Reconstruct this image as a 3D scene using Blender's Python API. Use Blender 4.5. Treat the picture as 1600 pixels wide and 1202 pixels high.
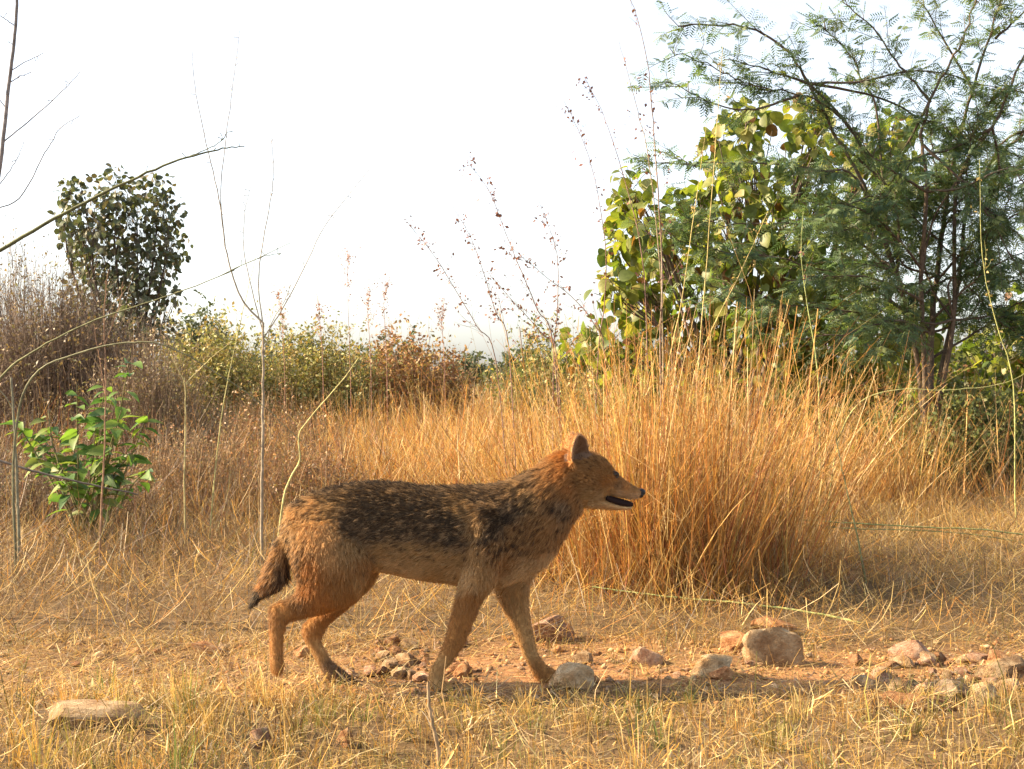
import bpy, math, random
import numpy as np
from mathutils import Vector, noise, kdtree
from mathutils.bvhtree import BVHTree

random.seed(7)
rng = np.random.default_rng(7)
for o in list(bpy.data.objects):
    bpy.data.objects.remove(o)
scene = bpy.context.scene
C = scene.collection
PI = math.pi

# ------------------------------------------------------------------ camera
FPX, CZ = 2084.0, 0.65                       # focal length in photo pixels, lens height in metres
cam_d = bpy.data.cameras.new('camera')
cam_d.sensor_width = 36.0
cam_d.lens = 36.0 * FPX / 1600.0
cam_d.clip_start = 0.05
cam_d.clip_end = 3000
cam = bpy.data.objects.new('camera', cam_d)
cam.location = (0, 0, CZ)
cam.rotation_euler = (PI / 2, 0, 0)
C.objects.link(cam)
scene.camera = cam

# ------------------------------------------------------------------ light
SUN_EL, SUN_AZ = math.radians(31), math.radians(-85)     # azimuth clockwise from +Y (away from the camera)
world = bpy.data.worlds.new('World')
scene.world = world
world.use_nodes = True
wn, wl = world.node_tree.nodes, world.node_tree.links
wn.clear()
sky = wn.new('ShaderNodeTexSky')
sky.sky_type = 'NISHITA'
sky.sun_disc = False
sky.sun_elevation = SUN_EL
sky.sun_rotation = SUN_AZ
sky.altitude = 200
sky.air_density = 1.0
sky.dust_density = 2.6
sky.ozone_density = 1.0
bg = wn.new('ShaderNodeBackground')
bg.inputs['Strength'].default_value = 0.11
wo = wn.new('ShaderNodeOutputWorld')
hsv = wn.new('ShaderNodeHueSaturation')            # a thin, milky winter haze: paler than a clear sky everywhere
hsv.inputs['Saturation'].default_value = 0.5
wl.new(sky.outputs['Color'], hsv.inputs['Color'])
wl.new(hsv.outputs['Color'], bg.inputs['Color'])
wl.new(bg.outputs['Background'], wo.inputs['Surface'])

sun_d = bpy.data.lights.new('sun', 'SUN')
sun_d.energy = 5.0
sun_d.color = (1.0, 0.78, 0.50)
sun_d.angle = math.radians(0.6)
sun = bpy.data.objects.new('sun', sun_d)
to_sun = Vector((math.sin(SUN_AZ) * math.cos(SUN_EL), math.cos(SUN_AZ) * math.cos(SUN_EL), math.sin(SUN_EL)))
sun.rotation_euler = to_sun.to_track_quat('Z', 'Y').to_euler()
sun.location = (-6, 4, 8)
C.objects.link(sun)

scene.view_settings.view_transform = 'Standard'
scene.view_settings.look = 'None'
scene.view_settings.exposure = 1.75
scene.view_settings.gamma = 1.0
scene.cycles.max_bounces = 8
scene.cycles.transparent_max_bounces = 8
scene.cycles.sample_clamp_indirect = 6

# ------------------------------------------------------------------ helpers
def W(px, py, d):
    return np.array([(px - 800.0) / FPX * d, d, CZ - (py - 601.0) / FPX * d])

def ground_d(py):
    return CZ * FPX / (py - 601.0)

_gd = [(random.uniform(0, 2 * PI), random.uniform(3, 16), random.uniform(0, 6)) for _ in range(14)]
def sstep(a, b, x):
    t = np.clip((np.asarray(x, float) - a) / (b - a), 0, 1)
    return t * t * (3 - 2 * t)
def gz(x, y):
    x = np.asarray(x, float); y = np.asarray(y, float)
    z = np.zeros(np.broadcast(x, y).shape)
    for a, k, p in _gd:
        z = z + np.sin((x * math.cos(a) + y * math.sin(a)) * k + p) * (0.9 / k)
    amp = 0.016 + 0.05 * sstep(3.6, 7, y) + 0.02 * (1 - sstep(2.3, 2.75, y))
    flat = 1 - 0.75 * np.exp(-((y - 2.95) / 0.3) ** 2)
    return z * amp * flat + 0.012 * (1 - sstep(2.45, 2.7, y)) + 0.03 * sstep(3.3, 4.2, y)

def lerp(a, b, t):
    return a + (b - a) * t

def clumpy0(x, y):
    return 0.5 + 0.125 * (np.sin(x * 9 + 1) + np.sin(y * 13 + x * 3) + np.sin(x * 23 - y * 11) + np.sin(x * 5 + y * 21))

class Geo:
    """collects vertices, faces and colours, then becomes ONE mesh"""
    def __init__(self):
        self.V, self.F, self.Cc, self.n = [], [], [], 0
    def add(self, V, F, col):
        V = np.asarray(V, float).reshape(-1, 3)
        col = np.asarray(col, float)
        if col.ndim == 1:
            col = np.tile(col, (len(V), 1))
        self.V.append(V); self.Cc.append(col)
        for f in (F if isinstance(F, list) else [F]):
            f = np.asarray(f, int)
            if len(f):
                self.F.append(f + self.n)
        self.n += len(V)
    def mesh(self, name, mat, smooth=False):
        V = np.concatenate(self.V); Cc = np.concatenate(self.Cc)
        me = bpy.data.meshes.new(name)
        loops = np.concatenate([f.ravel() for f in self.F])
        tot = np.concatenate([np.full(len(f), f.shape[1]) for f in self.F])
        start = np.concatenate([[0], np.cumsum(tot)[:-1]])
        me.vertices.add(len(V)); me.vertices.foreach_set('co', V.ravel().astype(np.float32))
        me.loops.add(len(loops)); me.loops.foreach_set('vertex_index', loops.astype(np.int32))
        me.polygons.add(len(tot))
        me.polygons.foreach_set('loop_start', start.astype(np.int32))
        me.polygons.foreach_set('loop_total', tot.astype(np.int32))
        if smooth:
            me.polygons.foreach_set('use_smooth', np.ones(len(tot), bool))
        a = me.attributes.new('Col', 'FLOAT_COLOR', 'POINT')
        a.data.foreach_set('color', np.c_[Cc, np.ones(len(Cc))].ravel().astype(np.float32))
        me.update(calc_edges=True)
        me.materials.append(mat)
        return me

def link(name, me, parent=None):
    o = bpy.data.objects.new(name, me)
    C.objects.link(o)
    if parent is not None:
        o.parent = parent
    return o

def tag(o, label=None, cat=None, group=None, kind=None):
    if label: o['label'] = label
    if cat: o['category'] = cat
    if group: o['group'] = group
    if kind: o['kind'] = kind
    return o

def thing(name, loc, label, cat, group=None):
    o = bpy.data.objects.new(name, None)
    o.empty_display_size = 0.1
    o.location = loc
    C.objects.link(o)
    return tag(o, label, cat, group)

def shift(g, loc):
    g.V = [v - np.asarray(loc) for v in g.V]
    return g

def part(name, g, mat, root, smooth=False, kind=None):
    """g holds world coordinates; the part is stored relative to its root's base"""
    o = link(name, shift(g, root.location).mesh(name, mat, smooth), root)
    if kind: o['kind'] = kind
    return o

# ------------------------------------------------------------------ materials
def new_mat(name):
    m = bpy.data.materials.new(name)
    m.use_nodes = True
    m.node_tree.nodes.clear()
    return m, m.node_tree.nodes, m.node_tree.links

def leaf_mat(name, trans=0.4, rough=0.55, spec=0.3, tint=(1.1, 1.05, 0.6), var=0.25, scale=30.0):
    m, n, l = new_mat(name)
    at = n.new('ShaderNodeAttribute'); at.attribute_name = 'Col'
    geo = n.new('ShaderNodeNewGeometry')
    nz = n.new('ShaderNodeTexNoise'); nz.inputs['Scale'].default_value = scale; nz.inputs['Detail'].default_value = 2
    l.new(geo.outputs['Position'], nz.inputs['Vector'])
    mr = n.new('ShaderNodeMapRange')
    mr.inputs['From Min'].default_value = 0.3; mr.inputs['From Max'].default_value = 0.7
    mr.inputs['To Min'].default_value = 1 - var; mr.inputs['To Max'].default_value = 1 + var
    l.new(nz.outputs['Fac'], mr.inputs['Value'])
    mul = n.new('ShaderNodeVectorMath'); mul.operation = 'SCALE'
    l.new(at.outputs['Color'], mul.inputs[0]); l.new(mr.outputs['Result'], mul.inputs['Scale'])
    p = n.new('ShaderNodeBsdfPrincipled')
    p.inputs['Roughness'].default_value = rough
    p.inputs['Specular IOR Level'].default_value = spec
    l.new(mul.outputs['Vector'], p.inputs['Base Color'])
    out = n.new('ShaderNodeOutputMaterial')
    if trans > 0:
        tm = n.new('ShaderNodeVectorMath'); tm.operation = 'MULTIPLY'
        tm.inputs[1].default_value = tint
        l.new(mul.outputs['Vector'], tm.inputs[0])
        tr = n.new('ShaderNodeBsdfTranslucent')
        l.new(tm.outputs['Vector'], tr.inputs['Color'])
        mx = n.new('ShaderNodeMixShader'); mx.inputs['Fac'].default_value = trans
        l.new(p.outputs['BSDF'], mx.inputs[1]); l.new(tr.outputs['BSDF'], mx.inputs[2])
        l.new(mx.outputs['Shader'], out.inputs['Surface'])
    else:
        l.new(p.outputs['BSDF'], out.inputs['Surface'])
    return m

M_GRASS = leaf_mat('dry_grass', 0.35, 0.5, 0.35, (1.1, 1.0, 0.8), 0.2, 12)
M_LEAF = leaf_mat('green_leaf', 0.5, 0.45, 0.4, (1.25, 1.3, 0.5), 0.2, 40)
M_FEATHER = leaf_mat('feathery_leaf', 0.45, 0.5, 0.3, (1.2, 1.3, 0.6), 0.2, 20)
M_DARKLEAF = leaf_mat('distant_leaf', 0.25, 0.5, 0.3, (1.2, 1.2, 0.6), 0.2, 20)
M_TWIG = leaf_mat('twig_bark', 0.0, 0.8, 0.2, (1, 1, 1), 0.35, 60)

def stone_mat(name, c1, c2, c3, scale):
    m, n, l = new_mat(name)
    tc = n.new('ShaderNodeTexCoord')
    info = n.new('ShaderNodeObjectInfo')
    off = n.new('ShaderNodeVectorMath'); off.operation = 'ADD'
    l.new(tc.outputs['Object'], off.inputs[0]); l.new(info.outputs['Location'], off.inputs[1])
    n1 = n.new('ShaderNodeTexNoise'); n1.inputs['Scale'].default_value = scale; n1.inputs['Detail'].default_value = 6
    n2 = n.new('ShaderNodeTexNoise'); n2.inputs['Scale'].default_value = scale * 6; n2.inputs['Detail'].default_value = 8; n2.inputs['Roughness'].default_value = 0.7
    l.new(off.outputs['Vector'], n1.inputs['Vector']); l.new(off.outputs['Vector'], n2.inputs['Vector'])
    r = n.new('ShaderNodeValToRGB')
    r.color_ramp.elements[0].position = 0.38; r.color_ramp.elements[0].color = (*c1, 1)
    r.color_ramp.elements[1].position = 0.62; r.color_ramp.elements[1].color = (*c3, 1)
    e = r.color_ramp.elements.new(0.5); e.color = (*c2, 1)
    l.new(n1.outputs['Fac'], r.inputs['Fac'])
    hs = n.new('ShaderNodeHueSaturation')
    mr = n.new('ShaderNodeMapRange'); mr.inputs['To Min'].default_value = 0.65; mr.inputs['To Max'].default_value = 1.25
    l.new(info.outputs['Random'], mr.inputs['Value']); l.new(mr.outputs['Result'], hs.inputs['Value'])
    mt = n.new('ShaderNodeMapRange'); mt.inputs['From Min'].default_value = 0.3; mt.inputs['From Max'].default_value = 0.7
    mt.inputs['To Min'].default_value = 0.6; mt.inputs['To Max'].default_value = 1.25
    l.new(n2.outputs['Fac'], mt.inputs['Value'])
    sc_ = n.new('ShaderNodeVectorMath'); sc_.operation = 'SCALE'
    l.new(r.outputs['Color'], sc_.inputs[0]); l.new(mt.outputs['Result'], sc_.inputs['Scale'])
    l.new(sc_.outputs['Vector'], hs.inputs['Color'])
    p = n.new('ShaderNodeBsdfPrincipled'); p.inputs['Roughness'].default_value = 0.85
    p.inputs['Specular IOR Level'].default_value = 0.25
    l.new(hs.outputs['Color'], p.inputs['Base Color'])
    b = n.new('ShaderNodeBump'); b.inputs['Strength'].default_value = 0.9; b.inputs['Distance'].default_value = 0.02
    l.new(n2.outputs['Fac'], b.inputs['Height']); l.new(b.outputs['Normal'], p.inputs['Normal'])
    out = n.new('ShaderNodeOutputMaterial'); l.new(p.outputs['BSDF'], out.inputs['Surface'])
    return m

M_ST_ORANGE = stone_mat('orange_stone', (0.27, 0.11, 0.04), (0.46, 0.22, 0.09), (0.56, 0.33, 0.16), 1.5)
M_ST_TAN = stone_mat('tan_stone', (0.33, 0.19, 0.09), (0.48, 0.31, 0.16), (0.60, 0.43, 0.25), 1.5)
M_ST_PALE = stone_mat('pale_stone', (0.52, 0.30, 0.13), (0.70, 0.47, 0.25), (0.80, 0.61, 0.38), 1.5)
M_ST_PINK = stone_mat('pinkish_stone', (0.36, 0.17, 0.09), (0.52, 0.30, 0.18), (0.62, 0.42, 0.28), 1.5)
M_ST_GREY = stone_mat('grey_stone', (0.24, 0.16, 0.09), (0.34, 0.24, 0.15), (0.42, 0.32, 0.21), 1.5)

# ground: reddish dirt, browner and strawy off the path
m, n, l = new_mat('dry_soil')
geo = n.new('ShaderNodeNewGeometry')
at = n.new('ShaderNodeAttribute'); at.attribute_name = 'Col'
def tnoise(scale, detail=6, rough=0.6):
    t = n.new('ShaderNodeTexNoise')
    t.inputs['Scale'].default_value = scale; t.inputs['Detail'].default_value = detail; t.inputs['Roughness'].default_value = rough
    l.new(geo.outputs['Position'], t.inputs['Vector'])
    return t
na, nb, nc = tnoise(6), tnoise(45), tnoise(220, 3)
def mixc(a, b, fac, mode='MIX'):
    x = n.new('ShaderNodeMix'); x.data_type = 'RGBA'; x.blend_type = mode
    for s, i in ((a, 6), (b, 7)):
        if isinstance(s, tuple): x.inputs[i].default_value = (*s, 1)
        else: l.new(s, x.inputs[i])
    if isinstance(fac, float): x.inputs[0].default_value = fac
    else: l.new(fac, x.inputs[0])
    return x.outputs[2]
def ramp(src, p0, p1, c0=(0, 0, 0), c1=(1, 1, 1)):
    r = n.new('ShaderNodeValToRGB')
    r.color_ramp.elements[0].position = p0; r.color_ramp.elements[0].color = (*c0, 1)
    r.color_ramp.elements[1].position = p1; r.color_ramp.elements[1].color = (*c1, 1)
    l.new(src, r.inputs['Fac'])
    return r.outputs['Color']
soil = mixc(ramp(na.outputs['Fac'], 0.35, 0.65, (0.24, 0.115, 0.05), (0.40, 0.20, 0.085)),
            ramp(nb.outputs['Fac'], 0.35, 0.7, (0.17, 0.09, 0.045), (0.48, 0.28, 0.13)), 0.5)
straw = mixc(ramp(na.outputs['Fac'], 0.3, 0.7, (0.085, 0.055, 0.03), (0.17, 0.11, 0.05)),
             ramp(nb.outputs['Fac'], 0.35, 0.7, (0.07, 0.045, 0.025), (0.24, 0.16, 0.08)), 0.5)
sepc = n.new('ShaderNodeSeparateColor'); l.new(at.outputs['Color'], sepc.inputs['Color'])
base = mixc(straw, soil, sepc.outputs['Red'])
p = n.new('ShaderNodeBsdfPrincipled'); p.inputs['Roughness'].default_value = 0.95
p.inputs['Specular IOR Level'].default_value = 0.1
l.new(base, p.inputs['Base Color'])
bm_ = n.new('ShaderNodeBump'); bm_.inputs['Strength'].default_value = 0.9; bm_.inputs['Distance'].default_value = 0.008
hh = n.new('ShaderNodeMath'); hh.operation = 'MULTIPLY_ADD'; hh.inputs[1].default_value = 0.4
l.new(nc.outputs['Fac'], hh.inputs[0]); l.new(nb.outputs['Fac'], hh.inputs[2])
l.new(hh.outputs[0], bm_.inputs['Height']); l.new(bm_.outputs['Normal'], p.inputs['Normal'])
out = n.new('ShaderNodeOutputMaterial'); l.new(p.outputs['BSDF'], out.inputs['Surface'])
M_SOIL = m

# ------------------------------------------------------------------ ground sheet
def axis(lo, hi, step, far):
    core = np.arange(lo, hi + 1e-6, step)
    s, a, b = step, [core[0]], [core[-1]]
    while b[-1] < far:
        s *= 1.25; b.append(b[-1] + s)
    s = step
    while a[-1] > -far:
        s *= 1.25; a.append(a[-1] - s)
    return np.concatenate([a[:0:-1], core, b[1:]])
gx, gy = axis(-2.6, 2.6, 0.025, 900), axis(1.6, 4.6, 0.025, 900)
X, Y = np.meshgrid(gx, gy)
Z = gz(X, Y)
Z[(np.abs(X) > 60) | (np.abs(Y) > 60)] = 0
path_edge = 2.76 + 0.06 * np.sin(X * 2.3 + 1) + 0.03 * np.sin(X * 7)
pathm = sstep(-0.08, 0.08, Y - path_edge) * (1 - sstep(-0.12, 0.16, Y - (3.3 + 0.08 * np.sin(X * 1.7 + 2) + 0.04 * np.sin(X * 6))))
pathm = pathm * (1 - 0.55 * sstep(-0.25, -0.75, X)) * (0.55 + 0.45 * sstep(0.3, 0.6, clumpy0(X, Y)))
nx, ny = len(gx), len(gy)
I = np.arange(nx * ny).reshape(ny, nx)
Fq = np.stack([I[:-1, :-1], I[:-1, 1:], I[1:, 1:], I[1:, :-1]], -1).reshape(-1, 4)
g = Geo(); g.add(np.stack([X, Y, Z], -1).reshape(-1, 3), Fq, np.repeat(pathm.reshape(-1, 1), 3, 1))
tag(link('ground', g.mesh('ground', M_SOIL, True)), 'dry reddish earth with a bare dirt path crossing it', 'ground', kind='structure')

# ------------------------------------------------------------------ blades (grass, stems, straws)
def blades(g, root, L, az, tilt, bend, w, c0, c1, seg=3, tipw=0.25, kink=None):
    N = len(root)
    L, az, tilt, bend, w = [np.broadcast_to(np.asarray(v, float), (N,)) for v in (L, az, tilt, bend, w)]
    h = np.stack([np.cos(az), np.sin(az), np.zeros(N)], 1)
    phi = rng.uniform(0, PI, N)
    side = np.stack([-np.sin(az), np.cos(az), np.zeros(N)], 1)
    wv = side * np.cos(phi)[:, None] + h * np.sin(phi)[:, None]
    pos = np.array(root, float); P = [pos.copy()]
    ds = L / seg
    for s in range(seg):
        a = tilt + bend * ((s + 0.5) / seg) ** 1.3
        if kink is not None and s >= seg // 2:
            a = a + kink
        pos = pos + (h * np.sin(a)[:, None] + np.array([0, 0, 1.0]) * np.cos(a)[:, None]) * ds[:, None]
        P.append(pos.copy())
    V, Cc = [], []
    for s in range(seg + 1):
        t = s / seg
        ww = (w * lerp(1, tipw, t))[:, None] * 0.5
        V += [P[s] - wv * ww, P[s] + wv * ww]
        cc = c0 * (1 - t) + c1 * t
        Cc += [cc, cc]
    k = 2 * (seg + 1)
    V = np.stack(V, 1).reshape(-1, 3); Cc = np.stack(Cc, 1).reshape(-1, 3)
    b = (np.arange(N) * k)[:, None]
    F = np.concatenate([b + np.array([2 * s, 2 * s + 1, 2 * s + 3, 2 * s + 2]) for s in range(seg)])
    g.add(V, F, Cc)
    return P

PAL = {'straw': (0.60, 0.42, 0.155), 'pale': (0.70, 0.54, 0.27), 'gold': (0.57, 0.335, 0.085), 'orange': (0.54, 0.255, 0.065),
       'red': (0.38, 0.14, 0.06), 'brown': (0.27, 0.165, 0.08), 'umber': (0.17, 0.11, 0.065), 'grey': (0.33, 0.26, 0.18),
       'green': (0.18, 0.22, 0.05), 'olive': (0.28, 0.25, 0.065)}
def pick(N, spec, jit=0.18):
    keys = list(spec); pr = np.array([spec[k] for k in keys], float); pr /= pr.sum()
    a = np.array([PAL[k] for k in keys])[rng.choice(len(keys), N, p=pr)]
    return a * rng.uniform(1 - jit, 1 + jit, (N, 1)) * rng.uniform(0.94, 1.06, (N, 3)) * rng.choice([0.45, 0.7, 0.95, 1.1], (N, 1), p=[0.22, 0.28, 0.32, 0.18])

def scatter(N, x0, x1, y0, y1, wedge=False):
    if wedge:                                     # spread with distance like the view, plus a metre each side
        y = np.sqrt(rng.uniform(y0 ** 2, y1 ** 2, N))
        x = rng.uniform(-1, 1, N) * (0.40 * y + 1.1)
    else:
        x, y = rng.uniform(x0, x1, N), rng.uniform(y0, y1, N)
    return x, y

def clumpy(x, y, k=5.0, seed=0.0):
    """0..1 patchiness"""
    v = (np.sin(x * k + seed) + np.sin(y * k * 1.3 + seed * 2 + x * 2) + np.sin((x + y) * k * 0.7 + seed * 3) +
         np.sin(x * k * 2.7 - y * k * 1.9 + seed)) / 4
    return 0.5 + 0.5 * v

def pxx(x, y):
    return 800 + x / y * FPX

def weedy(c, px):
    """the dead herbs in the west of the meadow are browner and greyer than the golden grass"""
    t = (1 - sstep(260, 660, px))[:, None]
    return c * (1 - 0.34 * t) * (1 + t * np.array([-0.04, 0.0, 0.22]))

# --- short stubble in front of the path
g = Geo()
x, y = scatter(34000, -2.1, 2.1, 1.45, 2.86)
keep = (rng.random(len(x)) < 0.35 + 0.65 * clumpy(x, y, 9, 1)) & (rng.random(len(x)) < 1 - 0.93 * sstep(2.60, 2.80, y - 0.05 * np.sin(x * 3)))
x, y = x[keep], y[keep]; N = len(x)
slabs = [(-0.79, 2.42, 0.15), (0.82, 2.60, 0.09)]
keep = np.ones(N, bool)
for sx, sy, sr in slabs:
    keep &= (np.abs(x - sx) > sr) | (np.abs(y - sy) > 0.07)
x, y = x[keep], y[keep]; N = len(x)
left = sstep(0.2, -0.7, x)
L = rng.gamma(4, 0.0075, N) * (0.55 + 0.7 * clumpy(x, y, 6, 2)) + 0.008 + 0.018 * left
c1 = pick(N, {'straw': 4, 'pale': 1.2, 'gold': 5, 'olive': 3, 'brown': 2, 'green': 0.8})
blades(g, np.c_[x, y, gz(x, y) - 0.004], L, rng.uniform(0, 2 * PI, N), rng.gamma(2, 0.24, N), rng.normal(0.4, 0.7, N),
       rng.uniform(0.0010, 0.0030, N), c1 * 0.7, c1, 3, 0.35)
K = 760                                              # little fans of fine upright blades
tx, ty = scatter(K, -2.1, 2.1, 1.5, 2.78)
j = rng.integers(K, size=K * 17); N = len(j)
tc = pick(K, {'straw': 3, 'gold': 4, 'olive': 3, 'brown': 2, 'green': 1.2}, 0.1)
az = rng.uniform(0, 2 * PI, N); rr = rng.gamma(2, 0.006, N)
x, y = tx[j] + rr * np.cos(az), ty[j] + rr * np.sin(az)
c1 = tc[j] * rng.uniform(0.7, 1.3, (N, 1))
blades(g, np.c_[x, y, gz(x, y) - 0.004], (rng.uniform(0.035, 0.085, K) * (1 + 0.5 * sstep(0.0, -0.7, tx)))[j] * rng.uniform(0.5, 1.1, N), az, np.abs(rng.normal(0.12, 0.25, N)), rng.normal(0.3, 0.4, N),
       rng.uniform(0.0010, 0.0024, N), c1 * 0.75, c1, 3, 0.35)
N = 4200                                             # flat flakes of dead leaf
x, y = scatter(N, -2.1, 2.1, 1.45, 2.95)
c1 = pick(N, {'straw': 3, 'pale': 3, 'gold': 2, 'grey': 2, 'brown': 2})
blades(g, np.c_[x, y, gz(x, y) + rng.uniform(0.002, 0.02, N)], rng.uniform(0.012, 0.04, N), rng.uniform(0, 2 * PI, N),
       rng.normal(1.4, 0.25, N), rng.normal(0, 0.6, N), rng.uniform(0.003, 0.007, N), c1, c1, 3, 0.3)
N = 17000
x, y = scatter(N, -2.1, 2.1, 1.45, 2.80)
c1 = pick(N, {'straw': 4, 'pale': 3, 'gold': 3, 'brown': 2, 'grey': 1})
blades(g, np.c_[x, y, gz(x, y) + rng.uniform(0.001, 0.03, N)], rng.uniform(0.015, 0.075, N), rng.uniform(0, 2 * PI, N),
       rng.normal(1.4, 0.22, N), rng.normal(0, 0.3, N), rng.uniform(0.0015, 0.0036, N), c1, c1, 2, 0.6)
tag(link('dry_grass', g.mesh('dry_grass', M_GRASS)), 'short straw coloured dry grass and stubble on the near side of the dirt path', 'grass', kind='stuff')

# --- taller single straws standing in the stubble
g = Geo()
N = 240
x, y = scatter(N, -2.0, 2.0, 1.7, 2.78)
c1 = pick(N, {'straw': 4, 'pale': 3, 'gold': 2, 'olive': 1})
blades(g, np.c_[x, y, gz(x, y)], rng.uniform(0.06, 0.15, N), rng.uniform(0, 2 * PI, N), rng.normal(0.2, 0.25, N), rng.normal(0.2, 0.4, N),
       rng.uniform(0.002, 0.0036, N), c1, c1, 4, 0.4, rng.normal(0, 0.45, N))
tag(link('straw_stalks', g.mesh('straw_stalks', M_GRASS)), 'longer bent straws sticking up out of the short stubble', 'grass', kind='stuff')

# --- litter of broken straws on the path
g = Geo()
N = 20000
x, y = scatter(N, -2.6, 2.6, 2.70, 3.45)
c1 = pick(N, {'straw': 4, 'pale': 2, 'gold': 3, 'brown': 3, 'grey': 2})
blades(g, np.c_[x, y, gz(x, y) + rng.uniform(0.001, 0.008, N)], rng.uniform(0.015, 0.08, N), rng.uniform(0, 2 * PI, N),
       rng.normal(1.5, 0.08, N), rng.normal(0, 0.2, N), rng.uniform(0.001, 0.0026, N), c1, c1, 2, 0.7)
N = 11000
x, y = scatter(N, -2.6, -0.25, 2.70, 3.40)
c1 = pick(N, {'straw': 5, 'pale': 3, 'gold': 4, 'brown': 2, 'grey': 1})
blades(g, np.c_[x, y, gz(x, y) + rng.uniform(0.001, 0.014, N)], rng.uniform(0.012, 0.06, N), rng.uniform(0, 2 * PI, N),
       rng.normal(1.4, 0.2, N), rng.normal(0, 0.4, N), rng.uniform(0.001, 0.0028, N), c1, c1, 2, 0.6)
N = 19000
x, y = scatter(N, -2.6, 2.6, 2.75, 3.45)
k = (rng.random(N) < clumpy(x, y, 7, 5) ** 2 * (0.35 + 0.65 * np.maximum(sstep(-0.3, -0.9, x), sstep(3.1, 3.3, y)))); x, y = x[k], y[k]; N = len(x)
c1 = pick(N, {'straw': 3, 'gold': 3, 'olive': 2, 'brown': 2, 'green': 1})
blades(g, np.c_[x, y, gz(x, y)], rng.uniform(0.015, 0.06, N), rng.uniform(0, 2 * PI, N), rng.gamma(2, 0.25, N), rng.normal(0.3, 0.4, N),
       rng.uniform(0.001, 0.0022, N), c1 * 0.8, c1, 2, 0.4)
tag(link('straw_litter', g.mesh('straw_litter', M_GRASS)), 'broken straws and thin tufts lying over the bare dirt path', 'grass litter', kind='stuff')

# --- matted low grass behind the path
g = Geo()
x, y = scatter(66000, 0, 0, 3.15, 6.6, True)
px = pxx(x, y)
keep = (rng.random(len(x)) < 0.3 + 0.7 * clumpy(x, y, 6, 3)) & (rng.random(len(x)) < sstep(3.12, 3.45, y + 0.06 * np.sin(x * 4)))
x, y, px = x[keep], y[keep], px[keep]; N = len(x)
right = sstep(1180, 1300, px)
L = rng.gamma(4, 0.024, N) * lerp(1.2, 0.8, right) * (0.6 + 0.5 * sstep(3.3, 5, y)) + 0.02
cl = pick(N, {'brown': 4, 'gold': 3, 'grey': 2, 'straw': 2, 'orange': 1.5, 'umber': 1, 'olive': 0.6})
cr = pick(N, {'straw': 4, 'gold': 4, 'pale': 1.5, 'brown': 2, 'grey': 1, 'olive': 1})
c1 = weedy(np.where((rng.random(N) < lerp(0.25, 0.9, right))[:, None], cr, cl), px)
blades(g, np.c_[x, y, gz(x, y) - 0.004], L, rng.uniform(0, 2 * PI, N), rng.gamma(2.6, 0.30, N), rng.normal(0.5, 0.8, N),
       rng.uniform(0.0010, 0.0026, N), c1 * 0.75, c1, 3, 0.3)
x, y = scatter(33000, 0, 0, 3.2, 6.6, True); N = len(x)
c1 = pick(N, {'straw': 4, 'gold': 3, 'brown': 3, 'grey': 2, 'pale': 1.5, 'orange': 1})
blades(g, np.c_[x, y, gz(x, y) + rng.uniform(0.0, 0.05, N)], rng.uniform(0.04, 0.2, N), rng.uniform(0, 2 * PI, N),
       rng.normal(1.35, 0.25, N), rng.normal(0, 0.5, N), rng.uniform(0.0013, 0.003, N), c1, c1, 3, 0.6)
tag(link('matted_grass', g.mesh('matted_grass', M_GRASS)), 'low matted dry grass on the ground behind the dirt path', 'grass', kind='stuff')

# --- knee-high meadow, then the far meadow
def tall_ok(px, y):
    """share of full height: short clearing right of the tall clump"""
    r = sstep(1230, 1330, px) * (1 - sstep(8.0, 9.0, y))
    return 1 - 0.88 * r
g = Geo()
x, y = scatter(62000, 0, 0, 4.3, 13, True)
px = pxx(x, y)
keep = rng.random(len(x)) < (0.25 + 0.75 * clumpy(x, y, 3.2, 4)) * (0.35 + 0.65 * sstep(4.3, 6.0, y))
x, y, px = x[keep], y[keep], px[keep]; N = len(x)
cen = np.exp(-((px - 760) / 330.0) ** 2)
L = (rng.gamma(6, 0.043, N) + 0.08) * tall_ok(px, y) * (0.35 + 0.75 * sstep(4.2, 7.5, y)) * (0.75 + 0.5 * clumpy(x, y, 2.5, 8))
cl = pick(N, {'brown': 6, 'grey': 3, 'gold': 1, 'orange': 1, 'umber': 3, 'red': 1.5, 'olive': 1})
cr = pick(N, {'gold': 5, 'straw': 3, 'orange': 4, 'pale': 1, 'red': 1, 'brown': 1})
c1 = weedy(np.where((rng.random(N) < 0.12 + 0.85 * np.maximum(cen, sstep(1000, 1250, px) * 0.7))[:, None], cr, cl), px)
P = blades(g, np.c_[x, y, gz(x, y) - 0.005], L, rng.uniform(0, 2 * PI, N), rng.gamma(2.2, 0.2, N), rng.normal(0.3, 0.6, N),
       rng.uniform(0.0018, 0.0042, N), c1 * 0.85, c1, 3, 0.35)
x, y = scatter(30000, 0, 0, 3.9, 10, True)
px = pxx(x, y)
keep = rng.random(len(x)) < (0.2 + 0.8 * clumpy(x, y, 3.0, 11)) * tall_ok(px, y)
x, y, px = x[keep], y[keep], px[keep]; N = len(x)
cen = np.exp(-((px - 780) / 300.0) ** 2)
cl = pick(N, {'brown': 4, 'grey': 3, 'straw': 2, 'gold': 2, 'umber': 1.5, 'red': 1, 'olive': 0.8})
cr = pick(N, {'gold': 4, 'straw': 3, 'orange': 4, 'pale': 1.5, 'red': 1})
c1 = weedy(np.where((rng.random(N) < 0.15 + 0.8 * cen)[:, None], cr, cl), px)
hs = sstep(3.8, 6.5, y)
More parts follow.
